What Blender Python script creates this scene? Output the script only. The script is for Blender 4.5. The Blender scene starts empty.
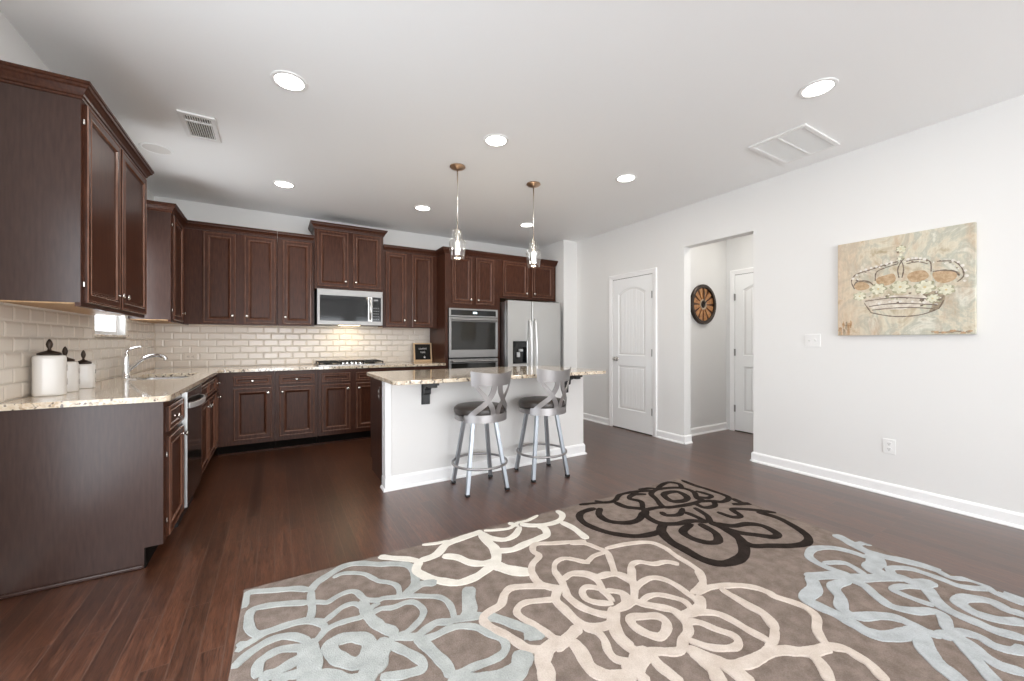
import bpy, bmesh, math, random
from mathutils import Vector, Matrix
from math import pi, sin, cos, radians
random.seed(7)
SC = bpy.context.scene
C = SC.collection

# ---------------------------------------------------------------- camera
cam = bpy.data.cameras.new('camera'); cam.sensor_width = 36; cam.lens = 13.99; cam.shift_y = 1.2/1024
cam.clip_start = 0.03
co = bpy.data.objects.new('camera', cam); C.objects.link(co)
co.location = (0, 0, 1.18); co.rotation_euler = (pi/2, 0, -radians(30.8)); SC.camera = co
# ---------------------------------------------------------------- exposure, world, daylight
SC.view_settings.view_transform = 'Standard'; SC.view_settings.look = 'None'
SC.view_settings.gamma = 1; SC.view_settings.exposure = -0.27
SC.view_settings.use_curve_mapping = False
SC.cycles.use_denoising = True
SC.cycles.max_bounces = 14; SC.cycles.diffuse_bounces = 12; SC.cycles.glossy_bounces = 5
SC.cycles.transmission_bounces = 8; SC.cycles.transparent_max_bounces = 12
SC.cycles.sample_clamp_indirect = 6; SC.cycles.caustics_reflective = False; SC.cycles.caustics_refractive = False
W = bpy.data.worlds.new('daylight'); SC.world = W; W.use_nodes = True
W.node_tree.nodes['Background'].inputs[0].default_value = (.88, .94, 1, 1)
W.node_tree.nodes['Background'].inputs[1].default_value = 4

def area(name, loc, rot, sx, sy, power, col=(1, 1, 1), spread=pi):
    l = bpy.data.lights.new(name, 'AREA'); l.shape = 'RECTANGLE'; l.size = sx; l.size_y = sy
    l.energy = power; l.color = col; l.spread = spread
    o = bpy.data.objects.new(name, l); C.objects.link(o); o.location = loc; o.rotation_euler = rot
    return o
REAR = -4.6; WPOW = 88; WTILT = 22; LPOW = 30
for wx, wk in ((-0.05, 1.15), (1.5, 1.0), (3.05, .72)):   # daylight through the three windows behind the camera
    area('daylight_window', (wx, REAR-.03, 1.08), (pi/2+radians(WTILT), 0, 0), 1.15, 1.8, WPOW*wk, (.96, .98, 1))
area('daylight_glass_door', (-1.11-.05, 1.15, 1.07), (0, -pi/2-radians(8), 0), 1.85, 1.75, LPOW, (.86, .93, 1))
area('daylight_window', (-1.11-.12, 4.31, 1.7), (0, -pi/2-radians(15), 0), .9, .66, 14, (.95, .975, 1))
CAN_POWER = 5
LEFT, RIGHT, BACK, CEIL = -1.11, 4.06, 5.625, 2.74
CT = 0.895                                        # counter top height

# ---------------------------------------------------------------- materials
def nt(name):
    m = bpy.data.materials.new(name); m.use_nodes = True
    return m, m.node_tree.nodes, m.node_tree.links, m.node_tree.nodes['Principled BSDF']
def plain(name, col, rough=.5, metal=0, spec=.5, coat=0, emit=None, es=0, bump=0, bscale=200):
    m, n, l, b = nt(name)
    b.inputs['Base Color'].default_value = (*col, 1); b.inputs['Roughness'].default_value = rough
    b.inputs['Metallic'].default_value = metal; b.inputs['Specular IOR Level'].default_value = spec
    b.inputs['Coat Weight'].default_value = coat; b.inputs['Coat Roughness'].default_value = .15
    if emit: b.inputs['Emission Color'].default_value = (*emit, 1); b.inputs['Emission Strength'].default_value = es
    tc = n.new('ShaderNodeTexCoord'); nz = n.new('ShaderNodeTexNoise'); nz.inputs['Scale'].default_value = bscale
    l.new(tc.outputs['Object'], nz.inputs['Vector'])
    r = n.new('ShaderNodeMapRange'); r.inputs[3].default_value = max(rough-.04, .01); r.inputs[4].default_value = min(rough+.04, 1)
    l.new(nz.outputs[0], r.inputs[0]); l.new(r.outputs[0], b.inputs['Roughness'])
    if bump:
        bp = n.new('ShaderNodeBump'); bp.inputs['Strength'].default_value = bump; bp.inputs['Distance'].default_value = .001
        l.new(nz.outputs[0], bp.inputs['Height']); l.new(bp.outputs[0], b.inputs['Normal'])
    return m
def ramp(n, stops):
    r = n.new('ShaderNodeValToRGB'); e = r.color_ramp.elements
    while len(e) < len(stops): e.new(.5)
    for k, (p, c) in zip(e, stops): k.position = p; k.color = (*c, 1)
    return r
def mapping(n, l, scale=(1, 1, 1), loc=(0, 0, 0), rot=(0, 0, 0)):
    tc = n.new('ShaderNodeTexCoord'); mp = n.new('ShaderNodeMapping')
    mp.inputs['Scale'].default_value = scale; mp.inputs['Location'].default_value = loc; mp.inputs['Rotation'].default_value = rot
    l.new(tc.outputs['Object'], mp.inputs['Vector']); return mp
def mixc(n, l, fac, a, b, mode='MIX'):
    m = n.new('ShaderNodeMix'); m.data_type = 'RGBA'; m.blend_type = mode
    for s, v in ((0, fac), (6, a), (7, b)):
        if hasattr(v, 'links'): l.new(v, m.inputs[s])
        elif s == 0: m.inputs[0].default_value = v
        else: m.inputs[s].default_value = (*v, 1)
    return m.outputs[2]

def cabinet_wood(name, c0, c1, rough=.33, spec=.3, coat=.05):
    m, n, l, b = nt(name)
    mp = mapping(n, l, (14, 14, 1.6)); nz = n.new('ShaderNodeTexNoise'); nz.inputs['Scale'].default_value = 6; nz.inputs['Detail'].default_value = 6
    l.new(mp.outputs[0], nz.inputs['Vector'])
    r = ramp(n, [(.3, c0), (.72, c1)]); l.new(nz.outputs[0], r.inputs[0]); l.new(r.outputs[0], b.inputs['Base Color'])
    b.inputs['Roughness'].default_value = rough; b.inputs['Coat Weight'].default_value = coat; b.inputs['Coat Roughness'].default_value = .25; b.inputs['Specular IOR Level'].default_value = spec
    bp = n.new('ShaderNodeBump'); bp.inputs['Strength'].default_value = .12; bp.inputs['Distance'].default_value = .001
    l.new(nz.outputs[0], bp.inputs['Height']); l.new(bp.outputs[0], b.inputs['Normal'])
    return m
WOOD = cabinet_wood('espresso_wood', (.040, .0125, .0065), (.078, .0275, .0140), .34, .2, .04)
WOOD_END = cabinet_wood('espresso_veneer', (.036, .0165, .0125), (.056, .028, .021), .3, .5, .1)
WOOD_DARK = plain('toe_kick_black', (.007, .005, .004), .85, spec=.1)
WOOD_EDGE = cabinet_wood('espresso_edge_highlight', (.15, .064, .039), (.24, .118, .078), .26, .5, .25)  # highlights on the door bevels, painted as a lighter, glossier wood
UNDER = cabinet_wood('light_maple_underside', (.42, .25, .13), (.55, .36, .2), .5)

def floor_mat():
    m, n, l, b = nt('hardwood_planks')
    tc = n.new('ShaderNodeTexCoord'); mp = n.new('ShaderNodeMapping'); mp.inputs['Rotation'].default_value = (0, 0, pi/2)
    l.new(tc.outputs['Object'], mp.inputs['Vector'])
    br = n.new('ShaderNodeTexBrick'); br.offset = .37; br.offset_frequency = 2; br.squash = 1
    br.inputs['Scale'].default_value = 1; br.inputs['Mortar Size'].default_value = .0018; br.inputs['Mortar Smooth'].default_value = .1
    br.inputs['Brick Width'].default_value = .95; br.inputs['Row Height'].default_value = .083
    br.inputs['Color1'].default_value = (0, 0, 0, 1); br.inputs['Color2'].default_value = (1, 1, 1, 1); br.inputs['Mortar'].default_value = (.5, .5, .5, 1)
    l.new(mp.outputs[0], br.inputs['Vector'])
    # grain: stretched along the planks, shifted per plank
    add = n.new('ShaderNodeVectorMath'); add.operation = 'MULTIPLY_ADD'
    sc = n.new('ShaderNodeVectorMath'); sc.operation = 'MULTIPLY'; sc.inputs[1].default_value = (2.2, 26, 1)
    l.new(mp.outputs[0], sc.inputs[0]); l.new(br.outputs['Color'], add.inputs[0]); add.inputs[1].default_value = (13, 7, 5); l.new(sc.outputs[0], add.inputs[2])
    nz = n.new('ShaderNodeTexNoise'); nz.inputs['Scale'].default_value = 1.3; nz.inputs['Detail'].default_value = 5; nz.inputs['Roughness'].default_value = .55; nz.inputs['Distortion'].default_value = 1.2
    l.new(add.outputs[0], nz.inputs['Vector'])
    g = ramp(n, [(.28, (.050, .0175, .0085)), (.5, (.082, .031, .0155)), (.75, (.125, .052, .028))]); l.new(nz.outputs[0], g.inputs[0])
    t = ramp(n, [(0, (.72, .70, .70)), (.5, (1, .96, .94)), (1, (1.28, 1.22, 1.18))]); l.new(br.outputs['Color'], t.inputs[0])
    c = mixc(n, l, 1.0, g.outputs[0], t.outputs[0], 'MULTIPLY')
    s2 = n.new('ShaderNodeVectorMath'); s2.operation = 'MULTIPLY'; s2.inputs[1].default_value = (2.5, 5, 1); l.new(add.outputs[0], s2.inputs[0])
    fn = n.new('ShaderNodeTexNoise'); fn.inputs['Scale'].default_value = 2.2; fn.inputs['Detail'].default_value = 4; fn.inputs['Distortion'].default_value = 1.5; l.new(s2.outputs[0], fn.inputs['Vector'])
    fg = ramp(n, [(.38, (.50, .46, .44)), (.5, (1, 1, 1)), (.66, (1.28, 1.26, 1.24))]); l.new(fn.outputs[0], fg.inputs[0]); c = mixc(n, l, 1.0, c, fg.outputs[0], 'MULTIPLY')
    c = mixc(n, l, br.outputs['Fac'], c, (.115, .06, .04))  # light seams: reflection off the plank bevels put into the colour
    l.new(c, b.inputs['Base Color'])
    rr = n.new('ShaderNodeMapRange'); rr.inputs[3].default_value = .26; rr.inputs[4].default_value = .4; b.inputs['Specular IOR Level'].default_value = .6
    l.new(nz.outputs[0], rr.inputs[0]); l.new(rr.outputs[0], b.inputs['Roughness'])
    b.inputs['Coat Weight'].default_value = .5; b.inputs['Coat Roughness'].default_value = .3
    hgt = n.new('ShaderNodeMath'); hgt.operation = 'MULTIPLY_ADD'; hgt.inputs[1].default_value = -1.5; l.new(br.outputs['Fac'], hgt.inputs[0]); l.new(nz.outputs[0], hgt.inputs[2])
    bp = n.new('ShaderNodeBump'); bp.inputs['Strength'].default_value = .1; bp.inputs['Distance'].default_value = .001
    l.new(hgt.outputs[0], bp.inputs['Height']); l.new(bp.outputs[0], b.inputs['Normal'])
    return m
FLOOR = floor_mat()
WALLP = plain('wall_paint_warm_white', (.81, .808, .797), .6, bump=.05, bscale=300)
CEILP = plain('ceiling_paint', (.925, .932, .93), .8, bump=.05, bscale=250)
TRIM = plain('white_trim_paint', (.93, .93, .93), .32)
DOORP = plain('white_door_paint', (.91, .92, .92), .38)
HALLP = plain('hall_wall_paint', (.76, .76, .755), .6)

def granite_mat():
    m, n, l, b = nt('speckled_granite')
    mp = mapping(n, l, (1, 1, 1))
    n1 = n.new('ShaderNodeTexNoise'); n1.inputs['Scale'].default_value = 16; n1.inputs['Detail'].default_value = 8; n1.inputs['Roughness'].default_value = .7; l.new(mp.outputs[0], n1.inputs['Vector'])
    c1 = ramp(n, [(.32, (.34, .21, .115)), (.46, (.58, .43, .27)), (.6, (.76, .66, .51))]); l.new(n1.outputs[0], c1.inputs[0])
    v = n.new('ShaderNodeTexVoronoi'); v.inputs['Scale'].default_value = 85; l.new(mp.outputs[0], v.inputs['Vector'])
    c2 = ramp(n, [(0, (.10, .06, .045)), (.12, (.42, .3, .2)), (.3, (.72, .62, .48)), (.75, (.84, .79, .70))]); l.new(v.outputs['Color'], c2.inputs[0])
    n3 = n.new('ShaderNodeTexNoise'); n3.inputs['Scale'].default_value = 45; n3.inputs['Detail'].default_value = 3; l.new(mp.outputs[0], n3.inputs['Vector'])
    f = ramp(n, [(.57, (0, 0, 0)), (.64, (1, 1, 1))]); l.new(n3.outputs[0], f.inputs[0])
    c = mixc(n, l, .5, c1.outputs[0], c2.outputs[0]); c = mixc(n, l, f.outputs[0], c, (.16, .12, .10))
    l.new(c, b.inputs['Base Color']); b.inputs['Roughness'].default_value = .1; b.inputs['Coat Weight'].default_value = .4; b.inputs['Coat Roughness'].default_value = .04
    return m
GRANITE = granite_mat()
TILE = plain('glossy_cream_tile', (.70, .645, .575), .24, coat=.12, bump=.02, bscale=30)
GROUT = plain('tile_grout', (.56, .52, .46), .85)
def steel_mat(name, col, rough, scale):
    m, n, l, b = nt(name)
    mp = mapping(n, l, scale); nz = n.new('ShaderNodeTexNoise'); nz.inputs['Scale'].default_value = 5; nz.inputs['Detail'].default_value = 4
    l.new(mp.outputs[0], nz.inputs['Vector'])
    b.inputs['Base Color'].default_value = (*col, 1); b.inputs['Metallic'].default_value = 1
    r = n.new('ShaderNodeMapRange'); r.inputs[3].default_value = rough-.06; r.inputs[4].default_value = rough+.08
    l.new(nz.outputs[0], r.inputs[0]); l.new(r.outputs[0], b.inputs['Roughness'])
    bp = n.new('ShaderNodeBump'); bp.inputs['Strength'].default_value = .06; bp.inputs['Distance'].default_value = .001
    l.new(nz.outputs[0], bp.inputs['Height']); l.new(bp.outputs[0], b.inputs['Normal'])
    return m
STEEL = steel_mat('brushed_stainless', (.66, .66, .65), .3, (60, 60, 1))
STEELH = steel_mat('brushed_stainless_horizontal', (.33, .325, .32), .46, (1, 1, 60))
STOOLM = steel_mat('silver_powder_metal', (.40, .385, .385), .42, (4, 4, 4))
STOOLLEG = steel_mat('polished_silver_leg', (.40, .43, .47), .36, (4, 4, 4))
NICKEL = plain('satin_nickel', (.66, .63, .59), .25, 1)
HINGEM = plain('dull_steel_hinge', (.36, .35, .34), .4, 1)
BRIGHTM = plain('bright_handle', (.85, .85, .85), .3, .6)
CHROME = plain('chrome', (.82, .82, .83), .09, 1)
BRONZE = plain('oil_rubbed_bronze', (.055, .04, .032), .35, .7)
COPPER = plain('antique_nickel_copper', (.62, .45, .33), .3, 1)
BLACKG = plain('black_glass', (.012, .013, .014), .06)
OVENG = plain('oven_door_glass', (.022, .022, .02), .06)
BLACKDW = plain('black_gloss_enamel', (.02, .014, .011), .12, coat=.3)
BLACKP = plain('black_plastic', (.015, .015, .016), .4)
IRON = plain('cast_iron', (.02, .019, .018), .55, .3)
VINYL = plain('dark_brown_vinyl', (.045, .036, .032), .38, bump=.15, bscale=60)
WHITEP = plain('white_plastic', (.85, .85, .84), .35)
SLOT = plain('dark_slot', (.05, .05, .05), .6)
CERAM = plain('white_ceramic', (.68, .66, .63), .3, coat=.3)
CERAMD = plain('grey_scroll_glaze', (.45, .42, .39), .4)
LENS = plain('led_lens', (1, 1, 1), .5, emit=(1, .96, .9), es=14)
BULB = plain('lit_bulb', (1, .95, .85), .4, emit=(1, .85, .65), es=1.6)
SINKM = plain('sink_steel', (.5, .5, .5), .25, 1)
def glass_mat(name, tint=(1, 1, 1), ior=1.45, mixf=.0):
    m = bpy.data.materials.new(name); m.use_nodes = True; n = m.node_tree.nodes; l = m.node_tree.links
    n.remove(n['Principled BSDF']); out = n['Material Output']
    t = n.new('ShaderNodeBsdfTransparent'); t.inputs[0].default_value = (*tint, 1)
    g = n.new('ShaderNodeBsdfGlossy'); g.inputs['Roughness'].default_value = .03; g.inputs[0].default_value = (1, 1, 1, 1)
    f = n.new('ShaderNodeFresnel'); f.inputs[0].default_value = ior
    nz = n.new('ShaderNodeTexNoise'); nz.inputs['Scale'].default_value = 8
    mx = n.new('ShaderNodeMixShader'); ad = n.new('ShaderNodeMath'); ad.operation = 'ADD'; ad.inputs[1].default_value = mixf; ad.use_clamp = True
    ge = n.new('ShaderNodeNewGeometry'); fr = n.new('ShaderNodeMath'); fr.operation = 'SUBTRACT'; fr.inputs[0].default_value = 1; l.new(ge.outputs['Backfacing'], fr.inputs[1])
    ff = n.new('ShaderNodeMath'); ff.operation = 'MULTIPLY'; l.new(ad.outputs[0], ff.inputs[0]); l.new(fr.outputs[0], ff.inputs[1])
    l.new(f.outputs[0], ad.inputs[0]); l.new(ff.outputs[0], mx.inputs[0]); l.new(t.outputs[0], mx.inputs[1]); l.new(g.outputs[0], mx.inputs[2]); l.new(mx.outputs[0], out.inputs[0])
    return m
PANE = glass_mat('window_glass', (1, 1, 1), 1.12)
SHADEG = glass_mat('clear_shade_glass', (.97, .965, .955), 1.45, .12)

def rug_mat(name, ca, cb, scale=240, dist=.004, patch=3.0):
    m, n, l, b = nt(name)
    mp = mapping(n, l); nz = n.new('ShaderNodeTexNoise'); nz.inputs['Scale'].default_value = scale; nz.inputs['Detail'].default_value = 3
    l.new(mp.outputs[0], nz.inputs['Vector'])
    n2 = n.new('ShaderNodeTexNoise'); n2.inputs['Scale'].default_value = patch*6; n2.inputs['Detail'].default_value = 5; l.new(mp.outputs[0], n2.inputs['Vector'])
    s = n.new('ShaderNodeMath'); s.operation = 'MULTIPLY_ADD'; s.inputs[1].default_value = .6; l.new(n2.outputs[0], s.inputs[0])
    q = n.new('ShaderNodeMath'); q.operation = 'MULTIPLY'; q.inputs[1].default_value = .4; l.new(nz.outputs[0], q.inputs[0]); l.new(q.outputs[0], s.inputs[2])
    r = ramp(n, [(.36, ca), (.62, cb)]); l.new(s.outputs[0], r.inputs[0]); l.new(r.outputs[0], b.inputs['Base Color'])
    b.inputs['Roughness'].default_value = .95; b.inputs['Specular IOR Level'].default_value = .1
    bp = n.new('ShaderNodeBump'); bp.inputs['Strength'].default_value = .8; bp.inputs['Distance'].default_value = dist
    l.new(nz.outputs[0], bp.inputs['Height']); l.new(bp.outputs[0], b.inputs['Normal'])
    return m
RUGB = rug_mat('taupe_pile', (.175, .137, .115), (.28, .226, .195))
RUGC = {'blue': rug_mat('pale_blue_grey_pile', (.355, .37, .36), (.48, .50, .485)),
        'blue2': rug_mat('pale_blue_pile', (.38, .40, .41), (.51, .54, .555)),
        'white': rug_mat('ivory_pile', (.70, .66, .59), (.82, .78, .71)),
        'peach': rug_mat('cream_peach_pile', (.56, .475, .41), (.69, .61, .545)),
        'black': rug_mat('dark_brown_pile', (.016, .011, .009), (.034, .025, .021))}
def canvas_mat():
    m, n, l, b = nt('painted_canvas')
    n1 = n.new('ShaderNodeTexNoise'); n1.inputs['Scale'].default_value = 3.2; n1.inputs['Detail'].default_value = 10; n1.inputs['Roughness'].default_value = .66; n1.inputs['Distortion'].default_value = .8
    l.new(mapping(n, l, (2.0, 1, 1.6)).outputs[0], n1.inputs['Vector'])
    r = ramp(n, [(.30, (.36, .30, .20)), (.40, (.54, .47, .34)), (.48, (.70, .65, .53)), (.56, (.50, .50, .42)), (.64, (.74, .72, .63)), (.74, (.46, .40, .29))]); l.new(n1.outputs[0], r.inputs[0])
    n2 = n.new('ShaderNodeTexNoise'); n2.inputs['Scale'].default_value = 5; n2.inputs['Detail'].default_value = 8; n2.inputs['Roughness'].default_value = .7
    l.new(mapping(n, l, (1.6, 1, .5), (.25, 0, .1)).outputs[0], n2.inputs['Vector'])
    f = ramp(n, [(.50, (0, 0, 0)), (.68, (.6, .6, .6))]); l.new(n2.outputs[0], f.inputs[0])
    c = mixc(n, l, f.outputs[0], r.outputs[0], (.50, .33, .20))
    sp = n.new('ShaderNodeSeparateXYZ'); l.new(mapping(n, l).outputs[0], sp.inputs[0])
    g = n.new('ShaderNodeMapRange'); g.inputs[1].default_value = 0; g.inputs[2].default_value = .26; g.inputs[3].default_value = .5; g.inputs[4].default_value = 0; l.new(sp.outputs[0], g.inputs[0])
    c = mixc(n, l, g.outputs[0], c, (.62, .43, .29))
    n3 = n.new('ShaderNodeTexNoise'); n3.inputs['Scale'].default_value = 14; n3.inputs['Detail'].default_value = 6; l.new(mapping(n, l, (7, 1, .8)).outputs[0], n3.inputs['Vector'])
    f3 = ramp(n, [(.3, (.93, .92, .90)), (.7, (1.05, 1.05, 1.04))]); l.new(n3.outputs[0], f3.inputs[0]); c = mixc(n, l, 1.0, c, f3.outputs[0], 'MULTIPLY')
    l.new(c, b.inputs['Base Color']); b.inputs['Roughness'].default_value = .7
    return m
CANVAS = canvas_mat()
def paint(name, a, b_, sc=30):
    m, n, l, b = nt(name)
    nz = n.new('ShaderNodeTexNoise'); nz.inputs['Scale'].default_value = sc; nz.inputs['Detail'].default_value = 6; nz.inputs['Roughness'].default_value = .7; l.new(mapping(n, l).outputs[0], nz.inputs['Vector'])
    r = ramp(n, [(.34, a), (.64, b_)]); l.new(nz.outputs[0], r.inputs[0]); l.new(r.outputs[0], b.inputs['Base Color']); b.inputs['Roughness'].default_value = .7
    return m
def wheel_wood():
    m, n, l, b = nt('orange_brown_wood')
    nz = n.new('ShaderNodeTexNoise'); nz.inputs['Scale'].default_value = 30; l.new(mapping(n, l).outputs[0], nz.inputs['Vector'])
    r = ramp(n, [(.3, (.30, .12, .035)), (.7, (.55, .27, .10))]); l.new(nz.outputs[0], r.inputs[0]); l.new(r.outputs[0], b.inputs['Base Color']); b.inputs['Roughness'].default_value = .45
    return m
WHEELW = wheel_wood()
LIGHTWOOD = plain('light_oak_frame', (.66, .47, .28), .5)

# ---------------------------------------------------------------- helpers
def new_bm(): return bmesh.new()
def add_box(bm, x0, x1, y0, y1, z0, z1):
    vs = [bm.verts.new((x, y, z)) for x in (x0, x1) for y in (y0, y1) for z in (z0, z1)]
    for f in ((0, 1, 3, 2), (4, 6, 7, 5), (0, 4, 5, 1), (2, 3, 7, 6), (0, 2, 6, 4), (1, 5, 7, 3)): bm.faces.new([vs[i] for i in f])
def add_lathe(bm, prof, seg=24, c=(0, 0, 0), axis='z', closed=False):
    """prof: (radius, height) pairs turned about an axis through c"""
    rings = []
    for r, h in prof:
        if r < 1e-6:
            p = {'z': (0, 0, h), 'y': (0, h, 0), 'x': (h, 0, 0)}[axis]; rings.append([bm.verts.new((p[0]+c[0], p[1]+c[1], p[2]+c[2]))]); continue
        ring = []
        for k in range(seg):
            a = 2*pi*k/seg; u, v = r*cos(a), r*sin(a)
            p = {'z': (u, v, h), 'y': (u, h, v), 'x': (h, u, v)}[axis]
            ring.append(bm.verts.new((p[0]+c[0], p[1]+c[1], p[2]+c[2])))
        rings.append(ring)
    pairs = list(zip(rings, rings[1:])) + ([(rings[-1], rings[0])] if closed else [])
    for A, B in pairs:
        for k in range(seg):
            a0, a1 = A[k % len(A)], A[(k+1) % len(A)]; b0, b1 = B[k % len(B)], B[(k+1) % len(B)]
            q = []
            for v in (a0, a1, b1, b0):
                if v not in q: q.append(v)
            if len(q) > 2:
                try: bm.faces.new(q)
                except ValueError: pass
def add_tube(bm, pts, rad, seg=10, closed=False, caps=True):
    pts = [Vector(p) for p in pts]; N = len(pts); rad = rad if isinstance(rad, (list, tuple)) else [rad]*N
    rings = []; up = None
    for i, p in enumerate(pts):
        t = ((pts[(i+1) % N] if closed or i < N-1 else p) - (pts[i-1] if closed or i > 0 else p)).normalized()
        if up is None: up = Vector((0, 0, 1)) if abs(t.z) < .9 else Vector((0, 1, 0))
        s = t.cross(up).normalized(); up = s.cross(t).normalized()
        rings.append([bm.verts.new(p + s*rad[i]*cos(2*pi*k/seg) + up*rad[i]*sin(2*pi*k/seg)) for k in range(seg)])
    for A, B in list(zip(rings, rings[1:])) + ([(rings[-1], rings[0])] if closed else []):
        for k in range(seg): bm.faces.new((A[k], A[(k+1) % seg], B[(k+1) % seg], B[k]))
    if caps and not closed:
        bm.faces.new(rings[0][::-1]); bm.faces.new(rings[-1])
def add_bar(bm, pts, w, h, side=None):
    """flat bar: w across (along side vector), h thick, along pts"""
    pts = [Vector(p) for p in pts]; R = []
    for i, p in enumerate(pts):
        t = ((pts[i+1] if i < len(pts)-1 else p) - (pts[i-1] if i else p)).normalized()
        n = Vector(side[i]) if side else Vector((0, 1, 0)); s = t.cross(n).normalized(); n = s.cross(t).normalized()
        R.append([bm.verts.new(p+s*w/2*a+n*h/2*b) for a, b in ((-1, -1), (1, -1), (1, 1), (-1, 1))])
    for A, B in zip(R, R[1:]):
        for k in range(4): bm.faces.new((A[k], A[(k+1) % 4], B[(k+1) % 4], B[k]))
    bm.faces.new(R[0][::-1]); bm.faces.new(R[-1])
def add_prism(bm, poly, d, axis='y', o=0.0):
    """poly of 2D points extruded from o to d along axis (x: poly=(y,z), y: (x,z), z: (x,y))"""
    def P(a, b, t): return {'x': (t, a, b), 'y': (a, t, b), 'z': (a, b, t)}[axis]
    A = [bm.verts.new(P(a, b, o)) for a, b in poly]; B = [bm.verts.new(P(a, b, d)) for a, b in poly]
    for i in range(len(poly)):
        j = (i+1) % len(poly); bm.faces.new((A[i], A[j], B[j], B[i]))
    bm.faces.new(A[::-1]); bm.faces.new(B)
def rect_profile(bm, x0, x1, z0, z1, prof, back=0.0):
    """concentric rectangle loops: prof = (inset, -y height); closed front and back"""
    loops = []
    for ins, y in [(0, back)] + list(prof):
        loops.append([bm.verts.new(p) for p in ((x0+ins, -y, z0+ins), (x1-ins, -y, z0+ins), (x1-ins, -y, z1-ins), (x0+ins, -y, z1-ins))])
    for A, B in zip(loops, loops[1:]):
        for k in range(4): bm.faces.new((A[k], A[(k+1) % 4], B[(k+1) % 4], B[k]))
    bm.faces.new(loops[-1]); bm.faces.new(loops[0][::-1])
def holed_slab(bm, outer, holes, z0, z1, axis='z'):
    """flat slab with holes: polygons triangulated on both faces"""
    def P(a, b, t): return {'x': (t, a, b), 'y': (a, t, b), 'z': (a, b, t)}[axis]
    res = []
    for z in (z0, z1):
        loops = []; edges = []
        for poly in [outer]+holes:
            vs = [bm.verts.new(P(a, b, z)) for a, b in poly]; loops.append(vs)
            for i in range(len(vs)): edges.append(bm.edges.new((vs[i], vs[(i+1) % len(vs)])))
        bmesh.ops.triangle_fill(bm, use_beauty=True, use_dissolve=False, edges=edges); res.append(loops)
    for la, lb in zip(*res):
        for i in range(len(la)):
            j = (i+1) % len(la); bm.faces.new((la[i], la[j], lb[j], lb[i]))
def rrect(x0, x1, y0, y1, r, n=5):
    out = []
    for cx, cy, a0 in ((x1-r, y1-r, 0), (x0+r, y1-r, 90), (x0+r, y0+r, 180), (x1-r, y0+r, 270)):
        for k in range(n+1):
            a = radians(a0+90*k/n); out.append((cx+r*cos(a), cy+r*sin(a)))
    return out
def obj(name, bm, mat, parent=None, smooth=False, bevel=0, seg=2, sub=0, loc=None, rz=None, recalc=True):
    if recalc: bmesh.ops.recalc_face_normals(bm, faces=bm.faces)
    me = bpy.data.meshes.new(name); bm.to_mesh(me); bm.free()
    mats = mat if isinstance(mat, (list, tuple)) else [mat]
    for x in mats: me.materials.append(x)
    o = bpy.data.objects.new(name, me); C.objects.link(o)
    if parent is not None: o.parent = parent
    if loc is not None: o.location = loc
    if rz is not None: o.rotation_euler[2] = rz
    if bevel:
        b = o.modifiers.new('bevel', 'BEVEL'); b.width = bevel; b.segments = seg; b.limit_method = 'ANGLE'; b.angle_limit = radians(40); b.harden_normals = False
    if sub: s = o.modifiers.new('sub', 'SUBSURF'); s.levels = sub; s.render_levels = sub
    if smooth:
        for p in me.polygons: p.use_smooth = True
        if smooth == 'auto':
            bm2 = bmesh.new(); bm2.from_mesh(me)
            for e in bm2.edges:
                if len(e.link_faces) == 2 and e.calc_face_angle(0) > radians(35): e.smooth = False
            bm2.to_mesh(me); bm2.free()
    return o
def tag(o, label, cat, group=None, kind=None):
    o['label'] = label; o['category'] = cat
    if group: o['group'] = group
    if kind: o['kind'] = kind
    return o
def thing(name, label, cat, loc=(0, 0, 0), rz=0, group=None):
    o = bpy.data.objects.new(name, None); C.objects.link(o); o.empty_display_size = .1
    o.location = loc; o.rotation_euler = (0, 0, rz); return tag(o, label, cat, group)
def struct(name, bm, mat, label=None, cat=None, bevel=0, smooth=False, loc=None, rz=None):
    o = obj(name, bm, mat, None, bevel=bevel, smooth=smooth, loc=loc, rz=rz); o['kind'] = 'structure'
    if label: o['label'] = label; o['category'] = cat
    return o
def sempty(name, label, cat, loc=(0, 0, 0), rz=0):
    o = thing(name, label, cat, loc, rz); o['kind'] = 'structure'; return o
def dup(root, loc, rz=None, label=None):
    r = root.copy(); C.objects.link(r); r.location = loc
    if rz is not None: r.rotation_euler[2] = rz
    if label: r['label'] = label
    for ch in list(root.children):
        c = ch.copy(); C.objects.link(c); c.parent = r
        for g in list(ch.children):
            d = g.copy(); C.objects.link(d); d.parent = c
    return r
def crom(P, k=6, closed=False):
    n = len(P); out = []
    rng = range(n) if closed else range(n-1)
    for i in rng:
        if closed: a, b, c, d = P[(i-1) % n], P[i], P[(i+1) % n], P[(i+2) % n]
        else: a, b, c, d = P[max(i-1, 0)], P[i], P[i+1], P[min(i+2, n-1)]
        for j in range(k):
            t = j/k
            out.append(tuple(.5*((2*b[m])+(-a[m]+c[m])*t+(2*a[m]-5*b[m]+4*c[m]-d[m])*t*t+(-a[m]+3*b[m]-3*c[m]+d[m])*t**3) for m in range(len(b))))
    if not closed: out.append(tuple(P[-1]))
    return out
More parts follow.
